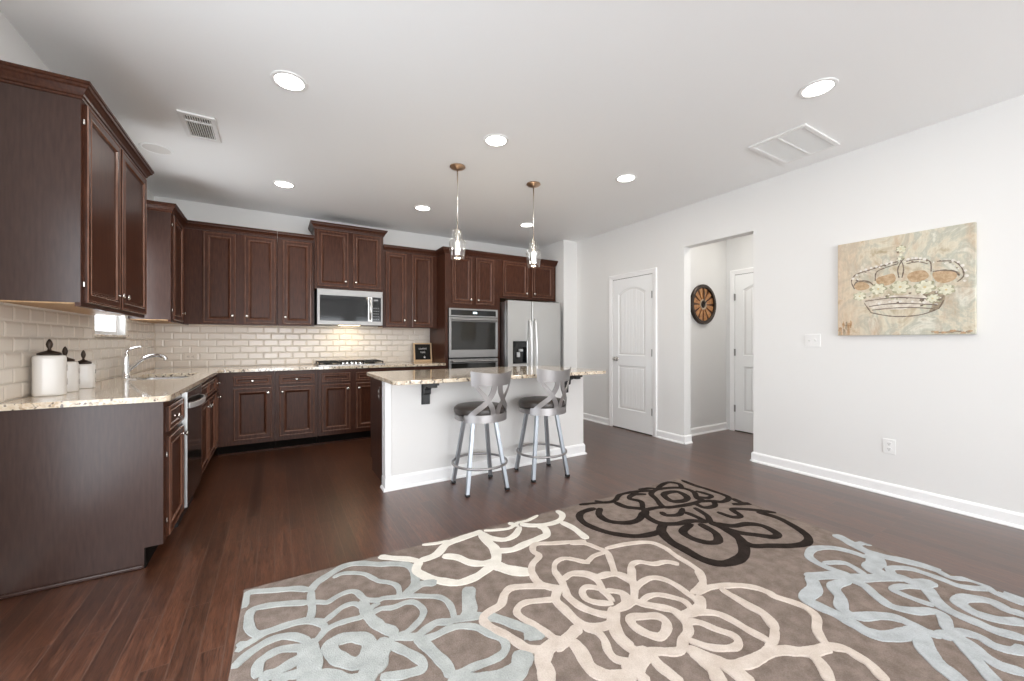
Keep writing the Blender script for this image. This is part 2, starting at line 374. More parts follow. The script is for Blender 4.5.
RUG=[('blue',45,0,[(12,158),(12,68),(31,44),(90,65),(157,93),(217,118),(269,161)]),
('blue',50,0,[(268,175),(305,113),(364,67),(426,28),(477,24),(534,50),(594,94),(663,129),(726,176),(738,247),(722,338),(678,397),(636,430)]),
('blue',32,0,[(375,107),(428,93),(509,143),(548,211),(567,247),(608,284),(635,327),(634,381),(615,431)]),
('blue',40,0,[(276,161),(272,245),(273,310),(261,389)]),
('blue',45,0,[(263,261),(198,228),(134,203),(71,188),(42,202),(37,258),(47,326),(74,374),(116,378),(175,374),(235,378),(265,388)]),
('blue',35,0,[(263,257),(304,279),(336,297),(381,273),(426,264),(460,286),(485,357),(532,393),(565,394),(633,423),(676,439),(733,475),(781,508),(804,554),(806,611),(793,672)]),
('blue',35,0,[(265,392),(310,420),(343,402),(389,367),(432,364),(461,397),(470,445),(450,473),(401,469),(353,470),(313,484),(280,523),(251,531)]),
('blue',35,0,[(12,443),(30,423),(61,406),(109,382),(160,373),(212,378),(264,401),(309,450),(305,486)]),
('blue',45,0,[(12,530),(24,506),(59,470),(111,440),(160,438),(203,462),(252,517)]),
('blue',40,0,[(12,396),(29,411),(56,421)]),
('blue',45,0,[(87,618),(87,552),(114,523),(154,512),(202,529),(237,553)]),
('blue',55,0,[(93,619),(137,626),(181,610),(221,595),(248,599)]),
('blue',50,0,[(132,667),(181,662),(213,669),(239,664)]),
('blue',95,0,[(241,514),(249,577),(249,664),(236,736)]),
('blue',70,1,[(373,569),(417,587),(451,626),(451,674),(421,713),(391,721),(353,681),(327,633),(320,588),(339,569)]),
('blue',60,0,[(475,360),(476,440),(486,505),(505,558),(512,575),(543,620),(552,651)]),
('blue',30,0,[(485,461),(508,427),(539,421)]),
('blue',90,0,[(250,713),(313,752),(360,801),(412,807),(447,755),(468,735),(492,691),(526,656)]),
('blue',35,0,[(488,474),(534,461),(583,478),(639,473),(676,494),(694,556),(676,600),(639,633),(591,660),(559,655)]),
('blue',30,0,[(486,383),(484,445),(494,488)]),
('blue',45,0,[(526,656),(571,672),(622,697),(670,679),(719,664),(765,684),(795,680)]),
('blue',40,0,[(614,711),(654,728),(696,730),(751,722),(801,733),(850,769),(879,824),(910,872),(910,915),(881,944),(833,952),(769,947),(713,948),(669,942)]),
('blue',55,0,[(621,703),(641,757),(662,833),(678,896),(675,946)]),
('blue',45,0,[(517,681),(555,738),(588,791),(606,836),(596,862),(561,861),(513,849),(461,825)]),
('blue',40,0,[(497,646),(499,695),(480,774),(438,802)]),
('blue',75,0,[(932,510),(898,582),(869,662),(829,699)]),
('blue',50,0,[(777,677),(842,700),(904,714)]),
('blue',60,0,[(635,433),(688,394),(744,374),(808,400)]),
('blue',55,0,[(895,708),(926,739),(965,786),(998,838),(1024,878),(1039,916)]),
('blue',100,0,[(1018,889),(1032,921),(1025,948)]),
('blue',90,0,[(956,974),(919,1015),(877,1041),(817,1036),(753,1017),(697,977),(660,949)]),
('white',50,0,[(613,19),(675,72),(744,123),(790,177)]),
('white',60,0,[(792,172),(751,252),(787,340),(843,407),(903,453),(985,451),(1051,427),(1120,391)]),
('white',60,0,[(793,168),(889,154),(975,77),(1080,52),(1185,39),(1228,37)]),
('white',30,0,[(854,12),(929,35),(1004,44)]),
('white',60,0,[(915,184),(977,233),(1017,313),(1070,357),(1139,369)]),
('white',70,0,[(1212,47),(1198,170),(1198,252),(1165,340),(1125,389)]),
('white',60,0,[(1192,280),(1279,313),(1373,296),(1469,282),(1547,262),(1580,186),(1560,144)]),
('white',90,0,[(1120,391),(1161,468),(1218,526),(1256,542)]),
('white',50,0,[(1212,54),(1238,141),(1296,192),(1374,175),(1457,97)]),
('white',30,0,[(1237,31),(1313,63),(1392,81),(1469,44),(1545,45),(1645,14)]),
('white',50,0,[(1475,67),(1536,121),(1630,155),(1726,147),(1794,88),(1799,17)]),
('white',55,0,[(1722,166),(1739,276),(1730,384),(1722,425)]),
('white',40,0,[(1420,15),(1455,84)]),
('peach',50,0,[(1701,444),(1617,407),(1519,368),(1423,327),(1373,382),(1373,442),(1303,489),(1260,544),(1241,608),(1250,683),(1292,740)]),
('peach',45,0,[(1602,419),(1679,463),(1708,537),(1731,595)]),
('peach',45,0,[(1742,563),(1879,582),(2010,633),(2040,716),(2023,813),(2018,896),(2002,967),(1954,1021),(1896,1046),(1810,1061)]),
('peach',40,0,[(1504,535),(1554,612),(1635,589),(1735,591)]),
('peach',40,0,[(1568,633),(1524,572),(1472,528),(1405,546),(1354,623),(1348,693),(1318,744)]),
('peach',50,0,[(1729,593),(1664,696),(1609,776)]),
('peach',50,0,[(1418,657),(1489,690),(1523,746),(1604,767),(1641,800),(1650,850),(1608,899)]),
('peach',45,0,[(1650,842),(1733,762),(1800,751),(1855,804),(1930,823),(1968,872)]),
('peach',55,0,[(1309,730),(1243,677),(1160,633),(1100,614),(1052,640),(1006,693),(949,710),(903,731),(893,769),(913,824),(939,874),(956,923),(974,967),(1012,998),(1054,1003),(1095,998)]),
('peach',55,0,[(1265,534),(1244,595),(1240,653),(1292,727)]),
('peach',50,0,[(1366,591),(1345,675),(1323,737),(1300,793)]),
('peach',45,0,[(1241,786),(1171,758),(1113,738),(1067,746),(1039,779),(1048,833),(1067,878),(1081,929),(1095,977),(1118,1000)]),
('peach',60,0,[(1299,724),(1237,784),(1232,858),(1231,939),(1241,979),(1294,1018),(1342,1023),(1382,1001)]),
('peach',55,0,[(1301,767),(1298,832),(1310,896),(1348,959),(1386,986)]),
('peach',50,0,[(1355,682),(1420,663),(1473,700),(1499,754),(1488,802),(1461,843)]),
('peach',45,0,[(1504,749),(1570,748),(1615,781),(1632,845),(1622,892)]),
('peach',45,0,[(1445,935),(1386,895),(1360,848),(1381,798),(1422,785),(1461,822),(1465,860),(1453,926)]),
('peach',40,0,[(1478,846),(1508,870),(1527,908),(1491,954),(1435,966)]),
('peach',70,0,[(1426,955),(1378,1010),(1346,1047),(1323,1107),(1319,1162)]),
('peach',70,0,[(1218,975),(1161,995),(1118,1010),(1061,1025)]),
('peach',85,0,[(1095,998),(1034,1009),(991,1046),(977,1089),(949,1134)]),
('peach',75,0,[(1145,1016),(1141,1080),(1124,1147),(1133,1189),(1168,1224),(1223,1248),(1285,1221)]),
('peach',45,0,[(1229,993),(1263,1032),(1259,1080),(1233,1131),(1232,1175),(1272,1207),(1300,1196)]),
('peach',55,1,[(1536,973),(1565,1011),(1602,1052),(1634,1090),(1638,1128),(1618,1180),(1583,1213),(1528,1232),(1477,1260),(1437,1251),(1398,1225),(1352,1203),(1321,1177),(1310,1119),(1330,1059),(1368,1004),(1416,974),(1473,975)]),
('peach',55,1,[(1446,1040),(1493,1059),(1548,1089),(1552,1131),(1513,1163),(1464,1176),(1437,1151),(1420,1108),(1421,1068)]),
('peach',50,0,[(1736,767),(1654,850),(1603,909),(1528,975)]),
('peach',40,0,[(1474,851),(1529,889),(1536,934),(1528,975)]),
('peach',45,0,[(1606,911),(1668,888),(1741,884),(1785,917),(1801,978),(1795,1047),(1788,1103),(1766,1134)]),
('peach',40,0,[(1556,991),(1613,978),(1664,989),(1704,1029),(1732,1077),(1723,1116),(1697,1144)]),
('peach',45,0,[(2001,950),(1950,1017),(1906,1052),(1810,1061)]),
('peach',50,0,[(1823,1069),(1914,1072),(1998,1100),(2066,1138),(2114,1187),(2128,1235),(2124,1266),(2151,1327),(2159,1375),(2131,1424),(2054,1459),(2008,1494),(1981,1526)]),
('peach',45,0,[(1962,1106),(1953,1190),(1949,1250),(1950,1305),(1913,1357),(1896,1379),(1825,1410),(1771,1417)]),
('peach',45,0,[(1959,1153),(1962,1227),(1962,1297),(1940,1350),(1896,1379)]),
('peach',70,0,[(1827,1091),(1756,1141),(1675,1144),(1642,1137)]),
('peach',50,0,[(1674,1145),(1740,1168),(1785,1206),(1801,1260),(1803,1326),(1811,1392),(1794,1411)]),
('peach',45,0,[(1604,1182),(1646,1182),(1673,1207),(1693,1259),(1720,1310),(1708,1343),(1668,1354),(1620,1334),(1579,1301),(1544,1241)]),
('peach',65,0,[(1498,1263),(1520,1302),(1544,1351),(1571,1396),(1638,1421),(1739,1430),(1765,1432),(1812,1454),(1846,1477),(1883,1504),(1940,1521),(1981,1531)]),
('peach',100,0,[(1219,1242),(1271,1231),(1321,1208),(1371,1209)]),
('peach',60,0,[(1277,1226),(1254,1269),(1253,1306)]),
('peach',60,0,[(1359,1220),(1346,1269),(1349,1315),(1350,1361)]),
('peach',75,0,[(1505,1284),(1506,1338),(1497,1383),(1464,1425)]),
('peach',50,0,[(1537,1330),(1543,1376),(1544,1425),(1544,1471)]),
('peach',50,0,[(1558,1392),(1570,1432),(1569,1478)]),
('peach',55,0,[(1979,1526),(2021,1562),(2020,1607),(2010,1648),(1966,1702)]),
('peach',60,0,[(1882,1499),(1875,1534),(1845,1572),(1796,1606)]),
('black',80,0,[(2061,114),(1943,119),(1874,171),(1845,269),(1875,397),(1935,486),(2016,550),(2122,573),(2200,561),(2295,495)]),
('black',60,0,[(2093,131),(2014,205),(2000,307),(2080,385),(2188,391),(2305,324)]),
('black',100,0,[(2287,511),(2189,573),(2131,685),(2124,785),(2120,898),(2162,972),(2256,997),(2367,978),(2486,902),(2537,826),(2565,728),(2560,645)]),
('black',60,0,[(2438,604),(2304,639),(2273,723),(2306,801),(2374,822),(2451,759),(2476,667),(2479,620)]),
('black',80,0,[(2983,707),(3012,814),(2974,939),(2900,1049),(2798,1088),(2689,1060),(2588,1003),(2500,953),(2500,893)]),
('black',60,0,[(2571,671),(2637,749),(2750,780),(2805,844),(2775,942),(2711,953),(2644,887),(2582,814),(2565,728)]),
('black',60,1,[(2692,176),(2820,190),(2801,295),(2721,333),(2633,293)]),
('black',50,1,[(2619,117),(2744,84),(2907,145),(2933,253),(2845,348),(2844,391),(2745,399),(2604,381),(2498,336),(2562,216)]),
('black',50,0,[(2283,85),(2404,13),(2544,34),(2687,84)]),
('black',50,0,[(2573,109),(2480,68),(2400,107),(2427,193),(2340,296),(2419,316),(2498,336)]),
('black',60,0,[(2257,98),(2263,203),(2340,296),(2276,375),(2265,489),(2353,555),(2476,576),(2545,636)]),
('black',50,0,[(2414,385),(2401,437),(2486,471),(2597,417)]),
('black',50,0,[(2550,462),(2556,556),(2536,643)]),
('black',50,0,[(2674,451),(2632,577),(2560,645)]),
('black',50,0,[(2745,399),(2737,486),(2831,499),(2891,440),(2798,403)]),
('black',50,0,[(2748,573),(2761,672),(2828,687),(2879,600),(2971,652),(3086,779)]),
('black',50,0,[(3076,40),(3063,169),(3076,273),(3081,396),(3052,465),(2943,485),(2900,434)]),
('black',45,0,[(2964,252),(2981,369),(2912,385),(2868,332)]),
('black',50,0,[(3067,485),(3049,571),(3086,603),(2964,548)]),
('black',40,0,[(2001,12),(2121,47),(2257,98)]),
('black',40,0,[(2144,12),(2191,76),(2273,80),(2379,12)]),
('black',50,0,[(2725,75),(2914,17),(2980,89),(2901,174)]),
('black',40,0,[(2595,12),(2687,34),(2730,71)]),
('black',40,0,[(2467,12),(2542,62)]),
('blue2',80,0,[(3065,1123),(3040,1185),(3010,1245),(2987,1306),(3004,1372),(3040,1438),(3066,1503),(3081,1569)]),
('blue2',50,0,[(2986,1232),(3086,1251),(3086,1287)]),
('blue2',55,0,[(2911,1333),(2905,1251),(2859,1181),(2762,1141),(2660,1163),(2618,1214),(2611,1291),(2631,1362)]),
('blue2',45,0,[(2640,1238),(2733,1285),(2732,1335),(2693,1397)]),
('blue2',100,0,[(2979,1330),(2891,1373),(2812,1380),(2778,1433),(2813,1476)]),
('blue2',50,0,[(2817,1467),(2883,1432),(2963,1478),(2978,1534),(2980,1593),(2977,1656),(3028,1706),(3077,1734)]),
('blue2',45,0,[(3069,1555),(3040,1611),(3086,1656),(3086,1710),(3042,1755),(3023,1839)]),
('blue2',80,0,[(2425,1257),(2519,1298),(2591,1339),(2628,1382),(2709,1428),(2816,1484),(2829,1541),(2909,1586)]),
('blue2',80,0,[(2440,1266),(2351,1324),(2237,1338),(2220,1389),(2228,1461),(2219,1521),(2213,1576),(2256,1621),(2342,1652),(2407,1661)]),
('blue2',65,0,[(2566,1377),(2451,1359),(2375,1416),(2291,1453),(2284,1505),(2369,1548),(2419,1593),(2423,1636),(2417,1686),(2440,1721)]),
('blue2',60,0,[(2576,1353),(2586,1424),(2530,1496),(2501,1553),(2540,1611),(2612,1652),(2603,1689),(2497,1724)]),
('blue2',45,0,[(2671,1644),(2657,1595),(2655,1540),(2666,1507),(2741,1523),(2807,1571),(2891,1582)]),
('blue2',70,0,[(2842,1569),(2745,1626),(2690,1669),(2675,1721),(2674,1774),(2671,1825),(2713,1890)]),
('blue2',70,0,[(2858,1869),(2788,1819),(2757,1758),(2780,1706),(2819,1687),(2885,1705),(2932,1760),(2910,1811),(2928,1859)]),
('blue2',60,0,[(2448,1726),(2533,1752),(2560,1797),(2542,1842),(2576,1889),(2635,1901)]),
('blue2',80,0,[(2392,1680),(2298,1712),(2240,1756),(2210,1799),(2182,1838)]),
('blue2',60,0,[(2488,1749),(2412,1802),(2343,1850),(2281,1894)]),
('blue2',70,0,[(2431,1717),(2480,1744),(2474,1783),(2432,1833),(2417,1880),(2450,1929)]),
('blue2',50,0,[(3086,1771),(3086,1832)]),
('blue2',60,0,[(3042,1755),(3055,1800),(3071,1838)])]
ART={'lines':[[(112,374),(92,435),(112,482),(152,501),(216,516),(290,536),(372,551)],[(106,397),(126,431),(165,434),(203,421),(234,385)],[(241,424),(247,487),(290,513),(372,535)],[(370,577),(395,542),(404,487),(395,427)],[(408,570),(389,543),(372,492),(378,429)],[(417,546),(483,549),(542,524),(549,450)],[(420,527),(483,531),(531,508)],[(578,518),(657,504),(695,456),(705,398),(676,360)],[(557,448),(618,451),(667,432),(686,401)],[(178,269),(290,280),(383,280),(483,265),(603,242)],[(216,177),(313,147),(406,137),(505,147),(588,183)],[(175,253),(216,177)],[(610,239),(588,183)],[(222,196),(337,204),(451,200),(557,185)],[(203,226),(313,237),(429,232),(578,210)]],'ochre':[[(110,408),(152,427),(197,405),(203,372),(152,358),(119,374)],[(247,439),(302,459),(349,464),(358,409),(308,379),(259,394)],[(423,438),(462,466),(515,462),(538,422),(505,389),(445,390)],[(557,441),(618,442),(669,425),(667,382),(618,360),(572,381)]],'brown':[[(12,138),(34,112),(39,5),(12,5)],[(64,127),(86,110),(91,4),(59,5)],[(536,21),(618,37),(695,21),(751,26),(755,-3),(536,1)],[(112,416),(165,439),(216,419),(203,408),(152,424),(119,402)],[(494,309),(578,307),(618,267),(598,196),(536,157),(557,229)],[(562,448),(618,451),(681,430),(684,404),(618,428)]],'flowers':[(259,358),(386,359),(517,343),(623,312),(145,313),(389,643),(557,258)],'pearls':[(657,511),(681,496),(700,469),(714,432),(719,396),(710,363),(429,559),(451,561),(472,560),(494,555),(515,544),(152,513),(184,521),(216,529),(247,534),(277,542),(308,546),(337,554),(265,245),(325,253),(386,251),(451,244),(515,232),(126,484),(102,459)]}
# ================================================================= room shell
HX = 5.245                                        # hall's far wall
bm = new_bm(); add_box(bm, LEFT-.12, HX+.12, REAR-.12, BACK+.12, -.08, 0); struct('floor', bm, FLOOR, 'dark brown hardwood plank floor of the kitchen', 'floor')
bm = new_bm(); add_box(bm, LEFT-.12, HX+.12, REAR-.12, BACK+.12, CEIL, CEIL+.08); struct('ceiling', bm, CEILP, 'smooth white flat kitchen ceiling with recessed lights', 'ceiling')
bm = new_bm(); add_box(bm, LEFT-.12, HX+.12, BACK, BACK+.12, 0, CEIL); struct('wall_back', bm, WALLP, 'white wall behind the long run of dark cabinets', 'wall')
WY0, WY1, WZ0, WZ1 = 3.99, 4.66, 1.235, 2.15      # kitchen window opening
bm = new_bm(); holed_slab(bm, [(REAR, 0), (BACK, 0), (BACK, CEIL), (REAR, CEIL)], [[(WY0, WZ0), (WY1, WZ0), (WY1, WZ1), (WY0, WZ1)], [(.2, .05), (2.1, .05), (2.1, 2.1), (.2, 2.1)]], LEFT-.12, LEFT, 'x')
struct('wall_left', bm, WALLP, 'white wall behind the sink and ceramic canisters', 'wall')
# rear wall (behind the camera) with three tall windows
wins = [(-.05-.6, -.05+.6), (1.5-.6, 1.5+.6), (3.05-.6, 3.05+.6)]
bm = new_bm(); holed_slab(bm, [(LEFT-.12, 0), (HX, 0), (HX, CEIL), (LEFT-.12, CEIL)], [[(a, .05), (b, .05), (b, 2.1), (a, 2.1)] for a, b in wins], REAR-.12, REAR, 'y')
struct('wall_rear', bm, WALLP)
for a, b in wins:
    bm = new_bm()
    for x0, x1, z0, z1 in ((a, a+.05, .05, 2.1), (b-.05, b, .05, 2.1), (a+.05, b-.05, .05, .11), (a+.05, b-.05, 2.04, 2.1)):
        add_box(bm, x0, x1, REAR-.02, REAR+.01, z0, z1)
    struct('window_2', bm, TRIM)
bm = new_bm()
for y0, y1, z0, z1 in ((.2, .26, .05, 2.1), (2.04, 2.1, .05, 2.1), (1.11, 1.19, .05, 2.1), (.26, 1.11, .05, .12), (1.19, 2.04, .05, .12), (.26, 1.11, 2.03, 2.1), (1.19, 2.04, 2.03, 2.1)): add_box(bm, LEFT-.03, LEFT+.005, y0, y1, z0, z1)
struct('window_3', bm, TRIM)
# right wall with pantry door opening and open doorway
D0, D1, DT = 3.375, 4.05, 2.03                    # pantry door slab (world y range, top)
O0, O1, OT = 2.155, 2.93, 2.275                   # open doorway
bm = new_bm()
holed_slab(bm, [(REAR, 0), (O0, 0), (O0, OT), (O1, OT), (O1, 0), (BACK, 0), (BACK, CEIL), (REAR, CEIL)], [], RIGHT, RIGHT+.12, 'x')
struct('wall_right', bm, WALLP, 'long white wall with the crown painting and pantry door', 'wall')
bm = new_bm(); add_box(bm, 3.80, RIGHT, 4.83, BACK, 0, CEIL); struct('wall_nib', bm, WALLP, 'short white wall return beside the stainless refrigerator', 'wall')
# hall beyond the doorway
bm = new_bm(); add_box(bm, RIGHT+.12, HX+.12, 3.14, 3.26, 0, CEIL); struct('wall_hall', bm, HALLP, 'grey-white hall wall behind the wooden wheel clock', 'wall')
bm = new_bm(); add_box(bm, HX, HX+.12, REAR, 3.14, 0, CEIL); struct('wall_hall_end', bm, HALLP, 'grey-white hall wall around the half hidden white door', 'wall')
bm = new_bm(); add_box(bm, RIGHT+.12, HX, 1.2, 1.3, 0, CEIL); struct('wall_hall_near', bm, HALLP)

# baseboards: profile board + shoe, along a straight run
def board(name, p0, p1, side, label=None, ends=(0, 0)):
    """p0->p1 in plan, side = unit normal pointing into the room"""
    bm = new_bm()
    prof = [(0, 0), (.028, 0), (.028, .006), (.022, .016), (.014, .019), (.014, .078), (.009, .088), (.003, .094), (0, .094)]
    A = [bm.verts.new((p0[0]+side[0]*u, p0[1]+side[1]*u, v)) for u, v in prof]; B = [bm.verts.new((p1[0]+side[0]*u, p1[1]+side[1]*u, v)) for u, v in prof]
    for i in range(len(prof)):
        j = (i+1) % len(prof); bm.faces.new((A[i], A[j], B[j], B[i]))
    bm.faces.new(A[::-1]); bm.faces.new(B)
    return struct(name, bm, TRIM, label, 'baseboard' if label else None)
board('baseboard_right', (RIGHT, REAR), (RIGHT, O0), (-1, 0), 'white baseboard running under the painting and outlet')
board('baseboard_right_2', (RIGHT, O1), (RIGHT, D0-.075), (-1, 0), 'short white baseboard between doorway and pantry door')
board('baseboard_right_3', (RIGHT, D1+.075), (RIGHT, 4.83), (-1, 0), 'white baseboard between pantry door and refrigerator')
board('baseboard_nib', (RIGHT, 4.83), (3.80, 4.83), (0, -1))
board('baseboard_jamb', (RIGHT-.014, O1), (RIGHT+.12, O1), (0, -1))
board('baseboard_jamb_2', (RIGHT-.014, O0), (RIGHT+.12, O0), (0, 1))
board('baseboard_hall', (RIGHT+.12, 3.14), (HX, 3.14), (0, -1), 'white hall baseboard below the wooden wheel clock')
board('baseboard_hall_2', (RIGHT+.12, O1), (RIGHT+.12, 3.14), (1, 0))
board('baseboard_rear', (LEFT, REAR), (RIGHT, REAR), (0, 1))
board('baseboard_left', (LEFT, REAR), (LEFT, .2), (1, 0))
board('baseboard_left_2', (LEFT, 2.1), (LEFT, 2.73), (1, 0))
area('hall_fill_light', (4.7, 2.3, CEIL-.02), (0, 0, 0), .25, .25, 11, (1, .95, .88))  # added fill light without a fixture, brightens the hall walls

# ---- interior doors (local frame: x right, y into wall, z up; origin at left bottom of slab, on wall face)
def interior_door(name, label, loc, rz, w, h, knob_left=True, cw=.062, hinge_left=False, proud=.012):
    t = sempty(name, label, 'door', loc, rz)
    # slab with two recessed panels
    st = .105; z1, z2, z3, z4 = .27, .86, .995, h-.20; rise = .075
    lower = [(st, z1), (w-st, z1), (w-st, z2), (st, z2)]
    def arch(i):
        x0, x1 = st+i, w-st-i; pts = [(x0, z3+i), (x1, z3+i)]
        for k in range(13):
            u = 1-k/12; x = x0+(x1-x0)*u; pts.append((x, z4-i+rise*(1-(2*u-1)**2)-.0))
        return pts
    def rect(i): return [(st+i, z1+i), (w-st-i, z1+i), (w-st-i, z2-i), (st+i, z2-i)]
    bm = new_bm(); edges = []; F = -proud+.004
    fl = {}
    for key, poly in (('o', [(0, .012), (w, .012), (w, h), (0, h)]), ('l', rect(0)), ('a', arch(0))):
        vs = [bm.verts.new((x, F, z)) for x, z in poly]; fl[key] = vs
        edges += [bm.edges.new((vs[i], vs[(i+1) % len(vs)])) for i in range(len(vs))]
    bmesh.ops.triangle_fill(bm, use_beauty=True, edges=edges)
    back = [bm.verts.new((x, F+.03, z)) for x, z in [(0, .012), (w, .012), (w, h), (0, h)]]
    for k in range(4): bm.faces.new((fl['o'][k], fl['o'][(k+1) % 4], back[(k+1) % 4], back[k]))
    bm.faces.new(back)
    for key, fn in (('l', rect), ('a', arch)):
        prev = fl[key]
        for ins, dep in ((.006, .003), (.014, .011), (.024, .012), (.034, .006)):
            cur = [bm.verts.new((x, F+dep, z)) for x, z in fn(ins)]
            for k in range(len(cur)): bm.faces.new((prev[k], prev[(k+1) % len(cur)], cur[(k+1) % len(cur)], cur[k]))
            prev = cur
    obj('door_slab', bm, DOORP, t)
    # beadboard panels: strips with small V gaps
    for key, nz0 in (('lower', 0), ('upper', 1)):
        bm = new_bm(); i = .034; x0, x1 = st+i, w-st-i; n = 7
        for k in range(n):
            a, b = x0+(x1-x0)*k/n+.0015, x0+(x1-x0)*(k+1)/n-.0015
            if key == 'lower': za, zt = z1+i, (z2-i, z2-i)
            else:
                f = lambda x: z4-i+rise*(1-(2*(x-x0)/(x1-x0)-1)**2); za, zt = z3+i, (f(a), f(b))
            yy = F+.006
            pr = [(a, F+.010), (a+.003, yy), (b-.003, yy), (b, F+.010)]
            A = [bm.verts.new((x, y, za)) for x, y in pr]; B = [bm.verts.new((x, y, zt[0]+(zt[1]-zt[0])*(x-a)/(b-a))) for x, y in pr]
            for q in range(3): bm.faces.new((A[q], A[q+1], B[q+1], B[q]))
        # backing behind grooves
        zt = z2-i if key == 'lower' else z4-i+rise; za = z1+i if key == 'lower' else z3+i
        add_box(bm, x0, x1, F+.0098, F+.014, za, z2-i if key == 'lower' else z4-i)
        obj('beadboard_panel', bm, DOORP, t)
    # casing
    bm = new_bm(); g = .006
    prof = [(0, 0), (0, .011), (.008, .013), (.03, .016), (cw-.012, .019), (cw-.004, .017), (cw, .012), (cw, 0)]
    P3 = [((-g, 0), (-1, 0)), ((-g, h+g), (-1, 1)), ((w+g, h+g), (1, 1)), ((w+g, 0), (1, 0))]
    rings = [[bm.verts.new((px+dx*u, -v, pz+dz*u)) for u, v in prof] for (px, pz), (dx, dz) in P3]
    for A, B in zip(rings, rings[1:]):
        for q in range(len(prof)): bm.faces.new((A[q], A[(q+1) % len(prof)], B[(q+1) % len(prof)], B[q]))
    bm.faces.new(rings[0]); bm.faces.new(rings[-1][::-1])
    obj('door_casing', bm, TRIM, t)
    bm = new_bm(); add_box(bm, -g, w+g, -.001, .0, 0, .016); obj('floor_gap', bm, SLOT, t)
    bm = new_bm(); add_box(bm, -.002, w+.002, -.004, 0, h+.0005, h+.0055); obj('head_gap', bm, SLOT, t)
    hx = w+.002 if not hinge_left else -.002
    for z in (.30, 1.04, 1.77):
        bm = new_bm(); add_lathe(bm, [(0, z-.045), (.0065, z-.045), (.0065, z+.045), (0, z+.045)], 10, (hx, -.019, 0)); add_box(bm, min(hx, hx-.012 if not hinge_left else hx+.012), max(hx, hx-.012 if not hinge_left else hx+.012), -.0145, -.012, z-.044, z+.044)
        obj('hinge', bm, HINGEM, t, smooth='auto')
    if knob_left is not None:
        kx = .075 if knob_left else w-.075
        bm = new_bm(); add_lathe(bm, [(0, -.006), (.03, -.006), (.032, -.010), (.028, -.016), (.012, -.018), (.010, -.030), (.014, -.036), (.026, -.043), (.029, -.054), (.025, -.066), (.012, -.071), (0, -.072)], 24, (kx, F+.008, .945), 'y')
        obj('door_knob', bm, NICKEL, t, smooth='auto')
    return t
interior_door('door_1', 'white two-panel arched door with knob left of the open doorway', (RIGHT, D1, 0), -pi/2, D1-D0, DT)
interior_door('door_2', 'white hall door beyond the open doorway, only hinge side showing', (HX, 3.015, 0), -pi/2, .76, 2.06, knob_left=False, hinge_left=True)
board('baseboard_hall_3', (HX, 2.17), (HX, 1.3), (-1, 0))

# ---- kitchen window over the sink
w = sempty('window_1', 'small bright white-framed window above the sink', 'window', (LEFT, WY0, 0), pi/2)
wd = WY1-WY0
bm = new_bm()
for x0, x1, z0, z1 in ((0, .035, WZ0, WZ1), (wd-.035, wd, WZ0, WZ1), (.035, wd-.035, WZ0, WZ0+.03), (.035, wd-.035, WZ1-.035, WZ1), (.035, wd-.035, 1.66, 1.69)):
    add_box(bm, x0, x1, .05, .09, z0, z1)
obj('window_frame', bm, TRIM, w, bevel=.002)
bm = new_bm(); add_box(bm, .035, wd-.035, .068, .072, WZ0+.03, WZ1-.035); obj('window_pane', bm, PANE, w)
bm = new_bm(); add_box(bm, -.02, wd+.02, -.03, .05, WZ0-.018, WZ0); obj('window_sill', bm, GRANITE, w, bevel=.003)

# ---- tiled backsplash: bevelled subway tiles
TW, TH, G = .1525, .0765, .0025
def tiles(name, x_of, a0, a1, z0, z1, holes, label, phase=0):
    """x_of(a, d, z) -> world point; a along wall, d out of the wall"""
    bm = new_bm(); r = 0; z = z0
    while z < z1-.01:
        zt = min(z+TH-G, z1); off = (r % 2)*TW/2+phase; a = a0-off
        while a < a1:
            segs = [(max(a, a0), min(a+TW-G, a1))]
            for ha, hb, hz in holes:
                if zt > hz:
                    ns = []
                    for s, e in segs:
                        if e <= ha or s >= hb: ns.append((s, e))
                        else:
                            if s < ha: ns.append((s, ha))
                            if e > hb: ns.append((hb, e))
                    segs = ns
            for s, e in segs:
                if e-s < .012: continue
                b = min(.011, (e-s)/2.5, (zt-z)/2.5)
                lo = [(s, z), (e, z), (e, zt), (s, zt)]; hi = [(s+b, z+b), (e-b, z+b), (e-b, zt-b), (s+b, zt-b)]
                V = [[bm.verts.new(x_of(p[0], d, p[1])) for p in L] for L, d in ((lo, .0015), (lo, .0045), (hi, .0072))]
                for A, B in zip(V, V[1:]):
                    for k in range(4): bm.faces.new((A[k], A[(k+1) % 4], B[(k+1) % 4], B[k]))
                bm.faces.new(V[2])
            a += TW
        z += TH; r += 1
    nt_ = len(bm.faces)
    for h in ([(a0, a1, z0, z1)] if not holes else [(a0, holes[0][0], z0, z1), (holes[0][1], a1, z0, z1), (holes[0][0], holes[0][1], z0, holes[0][2])]):
        V = [bm.verts.new(x_of(p, .0018, q)) for p, q in ((h[0], h[2]), (h[1], h[2]), (h[1], h[3]), (h[0], h[3]))]
        f = bm.faces.new(V); f.material_index = 1
    o = struct(name, bm, [TILE, GROUT], label, 'wall tile')
    return o
tiles('wall_tile_back', lambda a, d, z: (a, BACK-d, z), LEFT+.004, 1.945, CT+.003, 1.395, [], 'cream bevelled subway tile behind the cooktop')
tiles('wall_tile_left', lambda a, d, z: (LEFT+d, a, z), 2.74, BACK-.004, CT+.003, 1.385, [(WY0-.015, WY1+.015, WZ0-.02)], 'cream bevelled subway tile behind the canisters and faucet', .03)
